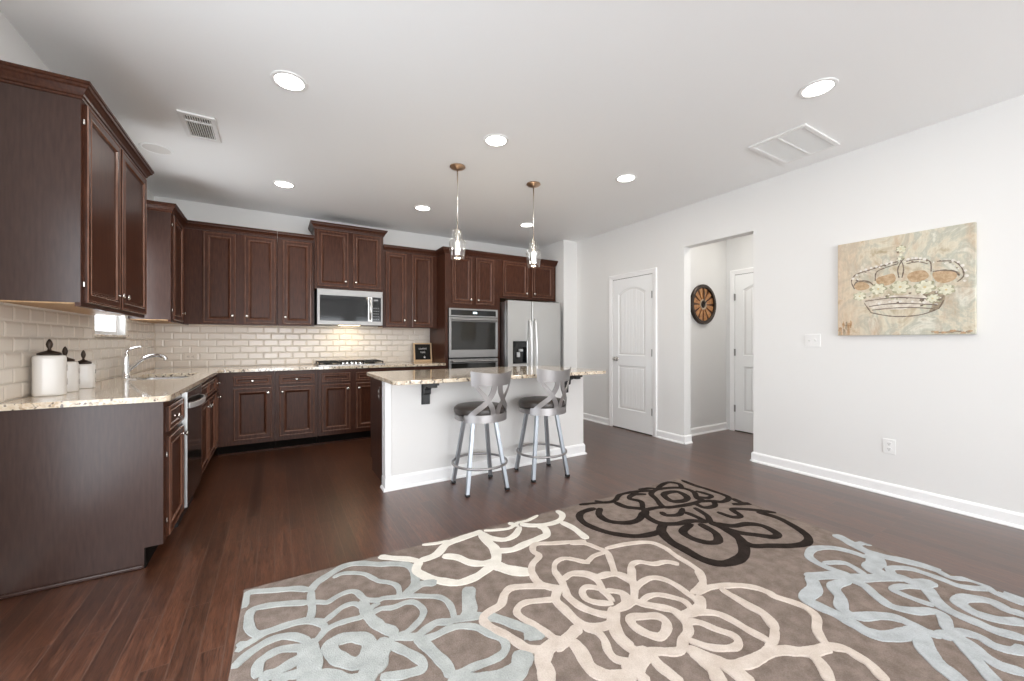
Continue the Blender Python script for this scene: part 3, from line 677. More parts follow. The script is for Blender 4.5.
# ================================================================= cabinets
def door_prof(fw=.055): return [(0, .016), (.004, .020), (.010, .020), (.014, .0175), (.018, .0175), (fw-.014, .0175), (fw-.010, .020), (fw-.004, .019), (fw+.002, .011), (fw+.008, .008), (fw+.010, .011), (fw+.016, .0085)]
def drawer_prof(): return [(0, .016), (.004, .020), (.008, .020), (.012, .0175), (.026, .0175), (.029, .0195), (.033, .0185), (.037, .012), (.041, .0105)]
KNOB = None
def knob(parent, x, z):
    global KNOB
    if KNOB is None:
        bm = new_bm(); add_lathe(bm, [(0, -.018), (.008, -.018), (.006, -.022), (.005, -.030), (.008, -.034), (.0145, -.037), (.0155, -.041), (.013, -.045), (.006, -.0475), (0, -.048)], 16, (0, 0, 0), 'y')
        o = obj('knob', bm, NICKEL, parent, smooth=True); KNOB = o.data
    else:
        o = bpy.data.objects.new('knob', KNOB); C.objects.link(o); o.parent = parent
    o.location = (x, 0, z)
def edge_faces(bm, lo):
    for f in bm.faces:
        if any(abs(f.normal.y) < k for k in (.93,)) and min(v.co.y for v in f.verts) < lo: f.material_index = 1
def front(parent, kind, x0, x1, z0, z1, kn=None, hinges=None):
    bm = new_bm()
    rect_profile(bm, x0, x1, z0, z1, door_prof() if kind == 'door' else drawer_prof(), 0.0)
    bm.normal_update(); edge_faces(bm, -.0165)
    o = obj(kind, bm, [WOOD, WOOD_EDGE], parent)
    if kn: knob(o, *kn)
    if hinges is not None:
        for z in (z0+.09, z1-.09):
            bm = new_bm(); add_lathe(bm, [(0, z-.012), (.005, z-.012), (.005, z+.012), (0, z+.012)], 8, (hinges, -.006, 0)); obj('hinge', bm, NICKEL, o, smooth='auto')
    return o
CROWN = [(0, -.004), (.006, -.004), (.008, .006), (.014, .010), (.017, .020), (.030, .040), (.038, .046), (.040, .058), (.046, .061), (.046, .074), (0, .074)]
def crown(parent, path, z, name='crown_molding'):
    """path: plan points of the cabinet top edge, outward = right side of travel"""
    bm = new_bm(); P = [Vector((p[0], p[1])) for p in path]; R = []
    for i, p in enumerate(P):
        ns = []
        if i > 0: d = (P[i]-P[i-1]).normalized(); ns.append(Vector((d.y, -d.x)))
        if i < len(P)-1: d = (P[i+1]-P[i]).normalized(); ns.append(Vector((d.y, -d.x)))
        n = ns[0] if len(ns) == 1 else (ns[0]+ns[1])/(1+ns[0].dot(ns[1]))
        R.append([bm.verts.new((p.x+n.x*u, p.y+n.y*u, z+v)) for u, v in CROWN])
    m = len(CROWN)
    for A, B in zip(R, R[1:]):
        for k in range(m): bm.faces.new((A[k], A[(k+1) % m], B[(k+1) % m], B[k]))
    bm.faces.new(R[0]); bm.faces.new(R[-1][::-1])
    return obj(name, bm, WOOD, parent)
UB, UT = 1.37, 2.365                              # wall cabinets: underside, box top (crown to 2.44)
def wall_cab(label, loc, rz, w, d, z0, z1, fronts, cr=None, end=False, group=None, name='wall_cabinet'):
    t = thing(name, label, 'cabinet', loc, rz, group)
    bm = new_bm(); add_box(bm, 0, w, 0, d, z0+.012, z1); obj('cabinet_body', bm, WOOD_END if end else WOOD, t, bevel=.0015)
    if end: bm = new_bm(); add_box(bm, .001, w, -.0015, -.0001, z0+.014, z1); obj('face_frame', bm, WOOD, t)
    bm = new_bm(); add_box(bm, .004, w-.004, .02, d-.004, z0+.006, z0+.012); obj('cabinet_underside', bm, UNDER, t)
    bm = new_bm(); add_box(bm, 0, w, -.001, .02, z0-.006, z0+.014); obj('bottom_rail', bm, WOOD, t)
    for f in fronts: front(t, *f)
    if cr: crown(t, [(w if a > .3 else a, b) for a, b in cr], z1)
    return t
DZ0, DZ1 = UB+.012, UT-.015
# near left cabinet (rotated: local x -> +Y, local y -> -X)
d1 = .29
fx = LEFT+d1                                       # face plane of the left wall cabinets
wl = 1.115
wall_cab('large dark wall cabinet above the canisters, nearest the camera', (fx, 2.765, 0), pi/2, wl, d1, UB-.01, 2.375,
    [('door', .028, .52, UB+.005, 2.36, (.49, UB+.085), .019), ('door', .555, 1.085, UB+.005, 2.36, (.585, UB+.085), None)],
    cr=[(0, d1), (0, 0), (wl, 0), (wl, d1)], end=True)
wall_cab('dark wall cabinet in the corner beyond the sink window', (fx, 4.735, 0), pi/2, BACK-4.735-.005, d1, UB, UT,
    [('door', .035, .47, DZ0, DZ1, (.43, DZ0+.085), .029)], cr=[(0, d1), (0, 0), (.6, 0)], end=True)
# back run (local = world)
FY = 5.295; dd = BACK-FY-.003
def up(label, x0, x1, fr, z0=UB, z1=UT, y=FY, cr=None, group=None, name='wall_cabinet'):
    return wall_cab(label, (x0, y, 0), 0, x1-x0, BACK-y-.003, z0, z1, [(k, a-x0, b-x0, c, e, (kn[0]-x0, kn[1]), None) for k, a, b, c, e, kn in fr], cr, name=name)
kz = DZ0+.08
up('dark two-door wall cabinet left of the single-door one, by the corner', fx+.003, .025, [('door', -.653, -.368, DZ0, DZ1, (-.395, kz)), ('door', -.292, .008, DZ0, DZ1, (-.265, kz))], cr=[(-.0, 0), (.828, 0)])
up('dark single-door wall cabinet just left of the microwave', .027, .402, [('door', .078, .378, DZ0, DZ1, (.107, kz))], cr=[(0, 0), (.375, 0)])
up('raised two-door dark wall cabinet above the microwave', .405, 1.205, [('door', .435, .783, 1.845, 2.52, (.748, 1.915)), ('door', .835, 1.172, 1.845, 2.52, (.868, 1.915))], z0=1.82, z1=2.535, y=5.27,
   cr=[(0, BACK-5.275), (0, 0), (.8, 0), (.8, BACK-5.275)])
up('dark two-door wall cabinet between microwave and oven tower', 1.208, 1.947, [('door', 1.24, 1.51, DZ0, DZ1, (1.482, kz)), ('door', 1.59, 1.875, DZ0, DZ1, (1.618, kz))], cr=[(0, 0), (.739, 0)])
up('dark two-door cabinet above the refrigerator', 2.787, 3.785, [('door', 2.83, 3.265, 1.845, 2.35, (3.23, 1.90)), ('door', 3.335, 3.735, 1.845, 2.35, (3.37, 1.90))], z0=1.815, z1=UT, y=5.015,
   cr=[(0, 0), (.998, 0), (.998, BACK-5.02)])
# oven tower
TX0, TX1, TY = 1.95, 2.785, 5.015
t = thing('oven_cabinet', 'tall dark cabinet holding the stainless double oven', 'cabinet', (TX0, TY, 0))
w_ = TX1-TX0; dp = BACK-TY-.003
bm = new_bm()
for b in ((0, .04, 0, dp, .1, UT), (w_-.04, w_, 0, dp, .1, UT), (.04, w_-.04, 0, dp, 1.635, UT), (.04, w_-.04, 0, dp, .1, .30), (.04, w_-.04, dp-.02, dp, .30, 1.635), (.03, w_-.03, .075, dp, 0, .1)): add_box(bm, *b)
obj('cabinet_body', bm, WOOD, t)
for a, b, kx in ((2.05, 2.342, 2.318), (2.402, 2.69, 2.428)): front(t, 'door', a-TX0, b-TX0, 1.70, 2.345, (kx-TX0, 1.755))
front(t, 'drawer', .05, w_-.05, .12, .28, (w_/2, .2))
crown(t, [(0, dp-.3), (0, 0), (w_, 0)], UT)

# ---- base cabinets
BT = .862
def base_cab(label, loc, rz, w, d, fronts, name='base_cabinet', hollow=False, end=False):
    t = thing(name, label, 'cabinet', loc, rz)
    bm = new_bm()
    if hollow:
        for b in ((0, .018, 0, d, .105, BT), (w-.018, w, 0, d, .105, BT), (.018, w-.018, 0, .02, .105, BT), (.018, w-.018, d-.012, d, .105, BT), (.018, w-.018, .02, d-.012, .105, .12), (0, w, .075, d, 0, .105)): add_box(bm, *b)
    else: add_prism(bm, [(0, .105), (0, BT), (d, BT), (d, 0), (.075, 0), (.075, .105)], w, 'x')
    obj('cabinet_body', bm, WOOD_END if end else WOOD, t)
    if end: bm = new_bm(); add_box(bm, .001, w, -.0015, -.0001, .106, BT); obj('face_frame', bm, WOOD, t)
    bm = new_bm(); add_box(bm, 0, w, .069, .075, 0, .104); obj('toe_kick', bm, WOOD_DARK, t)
    for f in fronts: front(t, *f)
    return t
BX = LEFT+.60                                      # face plane of left base run (-.51)
q = .027; DRT, DRB, DOT, DOB = .828, .705, .682, .135
t = base_cab('dark base cabinet at the open end of the left counter', (BX, 2.765, 0), pi/2, .475, .598,
    [('drawer', .055, .445, .690, .828, (.16, .76), None), ('door', .055, .445, .125, .66, (.405, .61), .048)], end=True)
bm = new_bm(); add_box(bm, -.012, 0, .078, .598, 0, .02); obj('shoe_molding', bm, WOOD_END, t, bevel=.006)
base_cab('dark sink base cabinet with two doors beyond the dishwasher', (BX, 3.855, 0), pi/2, .915, .598,
    [('drawer', .03, .44, DRB, DRT, None, None), ('drawer', .475, .885, DRB, DRT, None, None), ('door', .03, .44, DOB, DOT, (.41, DOT-.06), None), ('door', .475, .885, DOB, DOT, (.505, DOT-.06), None)], hollow=True)
base_cab('narrow dark base cabinet in the inside corner', (BX, 4.772, 0), pi/2, BACK-4.772-.003, .598,
    [('drawer', .03, .205, DRB, DRT, (.118, .767), None), ('door', .03, .205, DOB, DOT, (.18, DOT-.06), None)])
BY = 5.015
def bcab(label, x0, x1, fr):
    base_cab(label, (x0, BY, 0), 0, x1-x0, BACK-BY-.003, [(k, a-x0, b-x0, c, e, (kn[0]-x0, kn[1]) if kn else None, None) for k, a, b, c, e, kn in fr])
bcab('dark base cabinet with drawer, leftmost under the back counter', BX+.003, .0, [('drawer', -.369, -.03, DRB+.012, DRT-.01, (-.2, .765)), ('door', -.369, -.03, .15, .692, (-.062, .635))])
bcab('dark base cabinet with drawer just left of the cooktop', .003, .42, [('drawer', .042, .385, DRB+.012, DRT-.01, (.21, .765)), ('door', .042, .385, .15, .692, (.072, .635))])
bcab('dark base cabinet directly under the gas cooktop', .423, 1.2, [('drawer', .46, .765, DRB+.012, DRT-.01, None), ('drawer', .83, 1.15, DRB+.012, DRT-.01, None), ('door', .46, .765, .15, .692, (.735, .635)), ('door', .83, 1.15, .15, .692, (.86, .635))])
bcab('dark base cabinet right of the cooktop behind the island', 1.203, 1.947, [('drawer', 1.24, 1.55, DRB+.012, DRT-.01, (1.4, .765)), ('drawer', 1.6, 1.91, DRB+.012, DRT-.01, (1.75, .765)), ('door', 1.24, 1.55, .15, .692, (1.52, .635)), ('door', 1.6, 1.91, .15, .692, (1.63, .635))])
# shoe moulding along the toe kick
bm = new_bm(); add_box(bm, BX+.001, 1.94, BY+.055, BY+.068, 0, .014); struct('trim_1', bm, WOOD, 'thin floor molding along the dark toe kick', 'trim', bevel=.004)

# ---- countertops
S0, S1, SY0, SY1 = -.975, -.60, 3.97, 4.64
cx = BX+.032; cyf = BY-.03
def lpoly():
    r = .035; pts = []
    # outer: start at left wall near end, rounded near-front corner
    pts += [(LEFT+.002, 2.735)]
    for k in range(7): a = radians(-90+15*k); pts.append((cx-r+r*cos(a), 2.735+r+r*sin(a)))
    rr_ = .05
    for k in range(7): a = radians(180-15*k); pts.append((cx+rr_+rr_*cos(a), cyf-rr_+rr_*sin(a)))
    pts += [(1.948, cyf), (1.948, BACK-.002), (LEFT+.002, BACK-.002)]
    return pts
bm = new_bm(); holed_slab(bm, lpoly(), [rrect(S0, S1, SY0, SY1, .05)], CT-.03, CT)
tag(obj('countertop', bm, GRANITE, bevel=.007, seg=3), 'speckled beige granite counter running under the window and along the back', 'countertop')
bm = new_bm(); holed_slab(bm, [(p[0], p[1]) for p in rrect(.735, 2.825, 2.88, 3.93, .06)], [], CT-.03, CT)
tag(obj('countertop', bm, GRANITE, bevel=.009, seg=3), 'speckled beige granite slab on top of the kitchen island', 'countertop')

# ---- island
t = thing('kitchen_island', 'white-fronted kitchen island with dark cabinets behind', 'kitchen island', (.76, 3.215, 0))
IW, IH = 2.03, .864
bm = new_bm(); add_box(bm, 0, IW, 0, .10, 0, IH); obj('knee_wall', bm, plain('island_white_paint', (.80, .79, .775), .45), t)
bm = new_bm(); add_prism(bm, [(.1005, 0), (.1005, IH), (.665, IH), (.665, .105), (.59, .105), (.59, 0)], IW-.012, 'x', .012); obj('cabinet_body', bm, WOOD_END, t)
bm = new_bm()
prof = [(0, 0), (.028, 0), (.028, .006), (.022, .016), (.014, .019), (.014, .092), (.009, .104), (.003, .11), (0, .11)]
P = [Vector(p) for p in ((0, .10), (0, 0), (IW, 0), (IW, .10))]; R = []
for i, p in enumerate(P):
    ns = []
    if i > 0: d = (P[i]-P[i-1]).normalized(); ns.append(Vector((d.y, -d.x)))
    if i < 3: d = (P[i+1]-P[i]).normalized(); ns.append(Vector((d.y, -d.x)))
    n = ns[0] if len(ns) == 1 else (ns[0]+ns[1])/(1+ns[0].dot(ns[1]))
    R.append([bm.verts.new((p.x+n.x*u, p.y+n.y*u, v)) for u, v in prof])
for A, B in zip(R, R[1:]):
    for k in range(len(prof)): bm.faces.new((A[k], A[(k+1) % 9], B[(k+1) % 9], B[k]))
bm.faces.new(R[0]); bm.faces.new(R[-1][::-1])
obj('baseboard', bm, TRIM, t)
bm = new_bm(); add_box(bm, -.012, 0, .0, .10, .11, IH-.001); add_box(bm, -.012, .035, -.008, 0, .11, IH-.001); obj('corner_trim', bm, TRIM, t, bevel=.002)
for xb in (.29, 1.76):
    bm = new_bm()
    pts = [(0, .835), (0, .665), (.022, .665), (.022, .74)]
    for k in range(9):
        u = k/8; pts.append((.022+.075*u+.012*sin(u*pi*2), .74+.062*u-.012*sin(u*pi*2)*.6))
    pts += [(.10, .815), (.21, .815), (.21, .835)]
    add_prism(bm, [(-a, z) for a, z in pts], xb+.055, 'x', xb-.0)
    add_box(bm, xb-.008, xb+.063, -.012, 0, .66, .864); add_box(bm, xb-.008, xb+.063, -.23, 0, .835, .8645)
    obj('support_bracket', bm, BLACKP, t, bevel=.002)
o = None
bm = new_bm(); add_box(bm, -.001, .012, .235, .305, .68, .795); o = obj('outlet_plate', bm, plain('brown_outlet_plate', (.06, .035, .027), .3), t, bevel=.002)
bm = new_bm()
for z in (.715, .76): add_box(bm, -.003, -.001, .255, .285, z-.012, z+.012)
obj('socket', bm, plain('grey_socket', (.35, .33, .31), .4), o)

# ================================================================= appliances
# dishwasher
t = thing('dishwasher', 'black dishwasher with bowed handle next to the end cabinet', 'dishwasher', (BX, 3.245, 0), pi/2)
w_ = .605
bm = new_bm(); add_box(bm, .003, w_-.003, 0, .56, .105, BT-.002); obj('cabinet_body', bm, BLACKP, t)
bm = new_bm(); add_box(bm, .003, w_-.003, -.028, -.0005, .125, .855); o = obj('door', bm, BLACKDW, t, bevel=.003)
bm = new_bm(); add_box(bm, .002, .006, -.030, -.002, .122, .857); obj('edge_strip', bm, STEEL, o)
bm = new_bm(); pts = [(x, -.030-.045*sin(pi*(x-.05)/(w_-.1))**.6, .765) for x in [.05+(w_-.1)*k/14 for k in range(15)]]
add_bar(bm, pts, .035, .012, side=[(0, -1, 0)]*15); o = obj('handle', bm, BRIGHTM, t, smooth='auto', bevel=.002)
bm = new_bm(); add_box(bm, .02, w_-.02, .02, .07, 0, .1045); obj('kick_plate', bm, BLACKP, t)
# microwave
t = thing('microwave_oven', 'stainless over-the-range microwave below the raised cabinet', 'microwave', (.43, 5.215, 0))
w_ = .755; z0, z1 = 1.385, 1.8125
bm = new_bm(); add_box(bm, 0, w_, .03, BACK-5.225, z0, z1); obj('microwave_body', bm, BLACKP, t)
bm = new_bm(); holed_slab(bm, [(0, z0), (w_, z0), (w_, z1), (0, z1)], [[(.03, z0+.05), (w_-.022, z0+.05), (w_-.022, z1-.075), (.03, z1-.075)]], 0, .0295, 'y'); obj('front_frame', bm, STEELH, t, bevel=.003)
bm = new_bm(); add_box(bm, .031, .575, .006, .028, z0+.051, z1-.076); obj('door_window', bm, BLACKG, t)
bm = new_bm(); add_box(bm, .625, w_-.023, .006, .028, z0+.051, z1-.076); o = obj('control_panel', bm, BLACKG, t)
PRINT = plain('grey_button_print', (.35, .36, .37), .5)
for r in range(5):
    for c in range(3): bm = new_bm(); add_box(bm, .642+c*.026, .656+c*.026, .004, .0055, z0+.075+r*.034, z0+.083+r*.034); obj('button', bm, PRINT, o)
bm = new_bm(); add_box(bm, .645, .70, .004, .0055, z1-.118, z1-.10); obj('display', bm, PRINT, o)
bm = new_bm(); add_box(bm, .576, .624, -.002, .028, z0+.051, z1-.076); obj('handle_post', bm, STEEL, t)
bm = new_bm(); add_tube(bm, [(.6, -.002, z0+.07), (.6, -.04, z0+.085), (.6, -.045, (z0+z1)/2), (.6, -.04, z1-.11), (.6, -.002, z1-.09)], .011, 10); obj('handle', bm, STEEL, t, smooth=True)
bm = new_bm(); add_box(bm, .25, .5, .1, .16, z0-.003, z0); o = obj('surface_light', bm, plain('range_lamp_lens', (1, .9, .7), .4, emit=(1, .8, .5), es=6), t)
area('range_lamp', (.43+.375, 5.345, z0-.012), (radians(14), 0, 0), .22, .05, 2.0, (1, .80, .52))
# double wall oven
t = thing('wall_oven', 'stainless double wall oven with black glass in the tall cabinet', 'oven', (1.996, 4.987, 0))
w_ = .742
bm = new_bm(); add_box(bm, .012, w_-.012, .030, .5, .31, 1.63); obj('oven_body', bm, BLACKP, t)
bm = new_bm(); holed_slab(bm, [(0, 1.52), (w_, 1.52), (w_, 1.632), (0, 1.632)], [[(.03, 1.538), (w_-.03, 1.538), (w_-.03, 1.612), (.03, 1.612)]], 0, .027, 'y'); o = obj('control_frame', bm, STEELH, t, bevel=.002)
bm = new_bm(); add_box(bm, .031, w_-.031, .005, .026, 1.539, 1.611); o = obj('control_panel', bm, BLACKG, t)
bm = new_bm(); add_box(bm, .355, .415, .0035, .0048, 1.565, 1.59); obj('lit_display', bm, plain('oven_clock_display', (.7, .85, .9), .4, emit=(.75, .9, 1), es=1.6), o)
def oven_door(zb, zt, wb, wt):
    bm = new_bm(); holed_slab(bm, [(0, zb), (w_, zb), (w_, zt), (0, zt)], [[(.035, wb), (w_-.035, wb), (w_-.035, wt), (.035, wt)]], 0, .027, 'y')
    o = obj('oven_door', bm, STEELH, t, bevel=.003)
    bm = new_bm(); add_box(bm, .036, w_-.036, .003, .025, wb+.001, wt-.001); obj('door_glass', bm, OVENG, o)
    bm = new_bm(); add_tube(bm, [(.03, -.045, zt-.032), (w_-.03, -.045, zt-.032)], .014, 12)
    for x in (.06, w_-.06): add_tube(bm, [(x, 0, zt-.032), (x, -.045, zt-.032)], .009, 8)
    obj('handle', bm, STEELH, o, smooth='auto')
oven_door(.965, 1.512, 1.07, 1.455); oven_door(.33, .945, .42, .885)
# refrigerator
t = thing('refrigerator', 'stainless side-by-side refrigerator with black water dispenser', 'refrigerator', (2.795, 4.80, 0))
w_ = .925; H = 1.765; sx = .405
bm = new_bm(); add_box(bm, .003, w_-.003, .075, .78, .02, H-.015); obj('refrigerator_body', bm, STEEL, t, bevel=.004)
bm = new_bm(); add_box(bm, .01, w_-.01, .0635, .0745, .05, H-.03); add_box(bm, sx-.0045, sx+.0045, .008, .0634, .06, H-.002); obj('door_gasket', bm, BLACKP, t)
bm = new_bm(); holed_slab(bm, [(0, .06), (sx-.005, .06), (sx-.005, H), (0, H)], [[(.082, .87), (.318, .87), (.318, 1.185), (.082, 1.185)]], 0, .063, 'y'); d_ = obj('freezer_door', bm, STEEL, t, bevel=.008, seg=3)
bm = new_bm(); add_box(bm, sx+.005, w_, 0, .063, .06, H); f_ = obj('fridge_door', bm, STEEL, t, bevel=.008, seg=3)
bm = new_bm(); add_box(bm, .083, .317, .05, .062, .871, 1.184); add_box(bm, .083, .095, .001, .05, .871, 1.184); add_box(bm, .305, .317, .001, .05, .871, 1.184); add_box(bm, .095, .305, .001, .05, 1.10, 1.184); add_box(bm, .095, .305, .001, .05, .871, .885)
o = obj('water_dispenser', bm, BLACKG, d_)
bm = new_bm(); add_box(bm, .165, .215, .02, .045, .96, 1.03); add_box(bm, .20, .26, .015, .045, 1.04, 1.075); obj('dispenser_paddle', bm, plain('grey_paddle', (.55, .56, .56), .3), o, bevel=.004)
for x, par in ((sx-.045, d_), (sx+.045, f_)):
    bm = new_bm(); pts = [(x, .002, .62), (x, -.03, .64)]+[(x, -.035-.028*sin(pi*k/10), .66+.80*k/10) for k in range(11)]+[(x, -.03, 1.475), (x, .002, 1.495)]
    add_tube(bm, pts, .015, 12); obj('handle', bm, BRIGHTM, par, smooth=True)
bm = new_bm(); add_box(bm, .02, w_-.02, .03, .09, 0, .055); obj('kick_grille', bm, BLACKP, t)
bm = new_bm()
for x in (.02, w_-.11): add_box(bm, x, x+.09, .02, .12, H-.012, H+.008)
obj('hinge_cover', bm, BLACKP, t, bevel=.003)
# gas cooktop
t = thing('gas_cooktop', 'black gas cooktop with silver knobs set in the back counter', 'cooktop', (.42, 5.09, CT+.0005))
w_ = .77; d = .46
bm = new_bm(); holed_slab(bm, rrect(0, w_, 0, d, .02), [], 0, .012); obj('cooktop_tray', bm, steel_mat('dark_steel', (.28, .27, .26), .3, (1, 1, 1)), t, bevel=.003)
for bx, by, br in ((.14, .13, .04), (.14, .33, .045), (.385, .23, .055), (.63, .13, .04), (.63, .33, .045)):
    if br == .055: by = .29
    bm = new_bm(); add_lathe(bm, [(0, .012), (br, .012), (br, .022), (br*.8, .026), (br*.75, .032), (0, .033)], 20, (bx, by, 0)); obj('burner', bm, IRON, t, smooth='auto')
for gx0, gx1 in ((.02, .262), (.268, .502), (.508, .75)):
    bm = new_bm(); ya = .02 if gx0 != .268 else .13
    for y in (ya, d-.03): add_box(bm, gx0, gx1, y, y+.012, .034, .046)
    for x in (gx0, gx1-.012): add_box(bm, x, x+.012, ya, d-.018, .034, .046)
    m_ = (gx0+gx1)/2; add_box(bm, m_-.006, m_+.006, ya, d-.018, .036, .046)
    for y in (.13, .23, .33):
        if y > ya: add_box(bm, gx0, gx1, y-.005, y+.005, .036, .046)
    for x in (gx0, gx1-.012):
        for y in (ya, d-.03): add_box(bm, x, x+.012, y, y+.012, .0115, .036)
    obj('grate', bm, IRON, t, bevel=.002)
for k in range(5):
    bm = new_bm(); add_lathe(bm, [(0, .0115), (.02, .0115), (.021, .018), (.018, .036), (.014, .040), (0, .040)], 16, (.285+.05*k, .06+(.03 if k % 2 else 0), 0)); obj('control_knob', bm, CHROME, t, smooth='auto')
# sink
bm = new_bm(); z = CT-.031; ins = rrect(S0-.012, S1+.012, SY0-.012, SY1+.012, .06); L = []
for i, (o_, zz) in enumerate(((0, z), (.013, z), (.017, z-.02), (.022, z-.14), (.05, z-.165), (.10, z-.17))):
    L.append([bm.verts.new((x, y, zz)) for x, y in rrect(S0-.012+o_, S1+.012-o_, SY0-.012+o_, SY1+.012-o_, max(.06-o_*.3, .02))])
for A, B in zip(L, L[1:]):
    for k in range(len(A)): bm.faces.new((A[k], A[(k+1) % len(A)], B[(k+1) % len(A)], B[k]))
bm.faces.new(L[-1])
# outer skin
O_ = [[bm.verts.new((x, y, zz)) for x, y in rrect(S0-.012, S1+.012, SY0-.012, SY1+.012, .06)] for zz in (z-.18,)]
for k in range(len(L[0])): bm.faces.new((L[0][k], O_[0][k], O_[0][(k+1) % len(L[0])], L[0][(k+1) % len(L[0])]))
bm.faces.new(O_[0])
s_ = tag(obj('kitchen_sink', bm, SINKM, smooth='auto'), 'stainless undermount sink below the bright window', 'sink')
bm = new_bm(); add_lathe(bm, [(0, z-.168), (.035, z-.168), (.042, z-.165), (.042, z-.171), (0, z-.171)], 20, ((S0+S1)/2, (SY0+SY1)/2, 0)); obj('drain', bm, CHROME, s_)
# faucet: origin at base
t = thing('faucet', 'chrome single-lever kitchen faucet behind the sink', 'faucet', (-1.02, 4.30, CT+.0005))
bm = new_bm(); add_lathe(bm, [(0, 0), (.03, 0), (.03, .006), (.026, .012), (.024, .05), (.022, .15), (.019, .185), (.012, .20), (0, .203)], 24); obj('faucet_body', bm, CHROME, t, smooth='auto')
bm = new_bm(); pts = crom([(.0, 0, .04), (.035, 0, .075), (.09, 0, .135), (.15, 0, .168), (.20, 0, .172), (.235, 0, .155), (.245, 0, .135)], 5)
add_tube(bm, pts, [.014+.006*max(0, (i/len(pts)-.6)) for i in range(len(pts))], 14); obj('spout', bm, CHROME, t, smooth=True)
bm = new_bm(); add_tube(bm, crom([(0, 0, .195), (.012, 0, .215), (.045, 0, .232), (.095, 0, .243)], 5), [.013, .013, .012, .011, .010]+[.009]*11, 10); obj('lever', bm, CHROME, t, smooth=True)

# ---- canisters
def canister(label, x, y, r, h, k):
    t = thing('canister', label, 'canister', (x, y, CT+.0005), radians(20), 'white ceramic canisters on the counter')
    bm = new_bm(); ns = 64
    prof = [(0, 0), (.94, 0), (.99, .02), (1, .06), (1, .90), (.985, .95), (.93, .985), (.80, 1.0), (0, 1.0)]
    rings = []
    for pr, pz in prof:
        if pr == 0: rings.append([bm.verts.new((0, 0, pz*h))]); continue
        rings.append([])
        for i in range(ns):
            a = 2*pi*i/ns; rr_ = r*pr
            if .05 < pz < .93 and 160 < math.degrees(a) % 360 < 330: rr_ *= 1-.012*(i % 2)     # fluted side
            q = (abs(cos(a))**3.2+abs(sin(a))**3.2)**(-1/3.2); rings[-1].append(bm.verts.new((rr_*q*cos(a), rr_*q*sin(a), pz*h)))
    for A, B in zip(rings, rings[1:]):
        for i in range(ns):
            qd = []
            for v in (A[i % len(A)], A[(i+1) % len(A)], B[(i+1) % len(B)], B[i % len(B)]):
                if v not in qd: qd.append(v)
            bm.faces.new(qd)
    b_ = obj('jar_body', bm, CERAM, t, smooth='auto')
    bm = new_bm()                                   # raised scrolls on the room side
    for s in (-1, 1):
        for cz, sc in ((.66, 1), (.34, -1)):
            P = []
            for i in range(17):
                u = i/16; a = u*2.2*pi; rad = r*.30*(1-.72*u)
                P.append((r*1.012, s*(r*.36)-s*rad*cos(a)*.9, h*cz+sc*(rad*sin(a)*1.2)))
            P = [(x_*1, y_, z_) for x_, y_, z_ in P]; add_tube(bm, P, .0022, 5)
    obj('scroll_relief', bm, CERAMD, b_)
    bm = new_bm(); q = .72*r
    add_lathe(bm, [(0, h), (q, h), (q*1.04, h+.006), (q*.96, h+.012), (q*.5, h+.020), (q*.18, h+.026), (q*.14, h+.034), (q*.26, h+.045), (q*.31, h+.058), (q*.22, h+.074), (q*.08, h+.084), (0, h+.086)], 24)
    obj('lid', bm, BRONZE, t, smooth=True)
canister('largest white ceramic canister with bronze lid, nearest the camera', -1.030, 3.080, .0615, .213, 0)
canister('middle-sized white ceramic canister between the other two', -1.026, 3.250, .053, .172, 1)
canister('smallest white ceramic canister, closest to the sink', -1.012, 3.455, .050, .148, 2)
# ---- letter board
t = thing('letter_board', 'small black letter board in pale wood frame leaning by the oven tower', 'letter board', (1.675, 5.49, CT+.001))
W_, H_ = .262, .268; lean = radians(-8)
t.rotation_euler = (lean, 0, 0)
bm = new_bm()
for b in ((0, W_, -.012, .012, 0, .030), (0, W_, -.012, .012, H_-.018, H_), (0, .018, -.012, .012, .030, H_-.018), (W_-.018, W_, -.012, .012, .030, H_-.018)): add_box(bm, *b)
obj('board_frame', bm, LIGHTWOOD, t, bevel=.0015)
bm = new_bm(); add_box(bm, .018, W_-.018, -.002, .008, .030, H_-.018)
for k in range(18): add_box(bm, .018, W_-.018, -.0035, -.002, .034+k*.0122, .042+k*.0122)
obj('felt_panel', bm, plain('black_felt', (.012, .011, .010), .9), t)
def text3d(name, body, size, loc, mat, parent, ext=.0006):
    cu = bpy.data.curves.new(name, 'FONT'); cu.body = body; cu.size = size; cu.align_x = 'CENTER'; cu.extrude = ext; cu.space_character = 1.15
    tmp = bpy.data.objects.new('tmp', cu); C.objects.link(tmp); bpy.context.view_layer.update()
    me = bpy.data.meshes.new_from_object(tmp.evaluated_get(bpy.context.evaluated_depsgraph_get())); bpy.data.objects.remove(tmp); me.materials.clear(); me.materials.append(mat)
    o = bpy.data.objects.new(name, me); C.objects.link(o); o.parent = parent; o.location = loc; o.rotation_euler = (pi/2, 0, 0); return o
text3d('lettering', 'COFFEE', .030, (W_/2, -.0045, .175), WHITEP, t); text3d('lettering', 'TIME', .032, (W_/2, -.0045, .122), WHITEP, t)
bm = new_bm(); add_prism(bm, [(W_/2+.012, .052), (W_/2+.034, .052), (W_/2+.036, .072), (W_/2+.010, .072)], -.0035, 'y', -.0055); add_prism(bm, [(W_/2+.018, .075), (W_/2+.026, .075), (W_/2+.022, .086)], -.0035, 'y', -.0055)
obj('cup_symbol', bm, WHITEP, t)
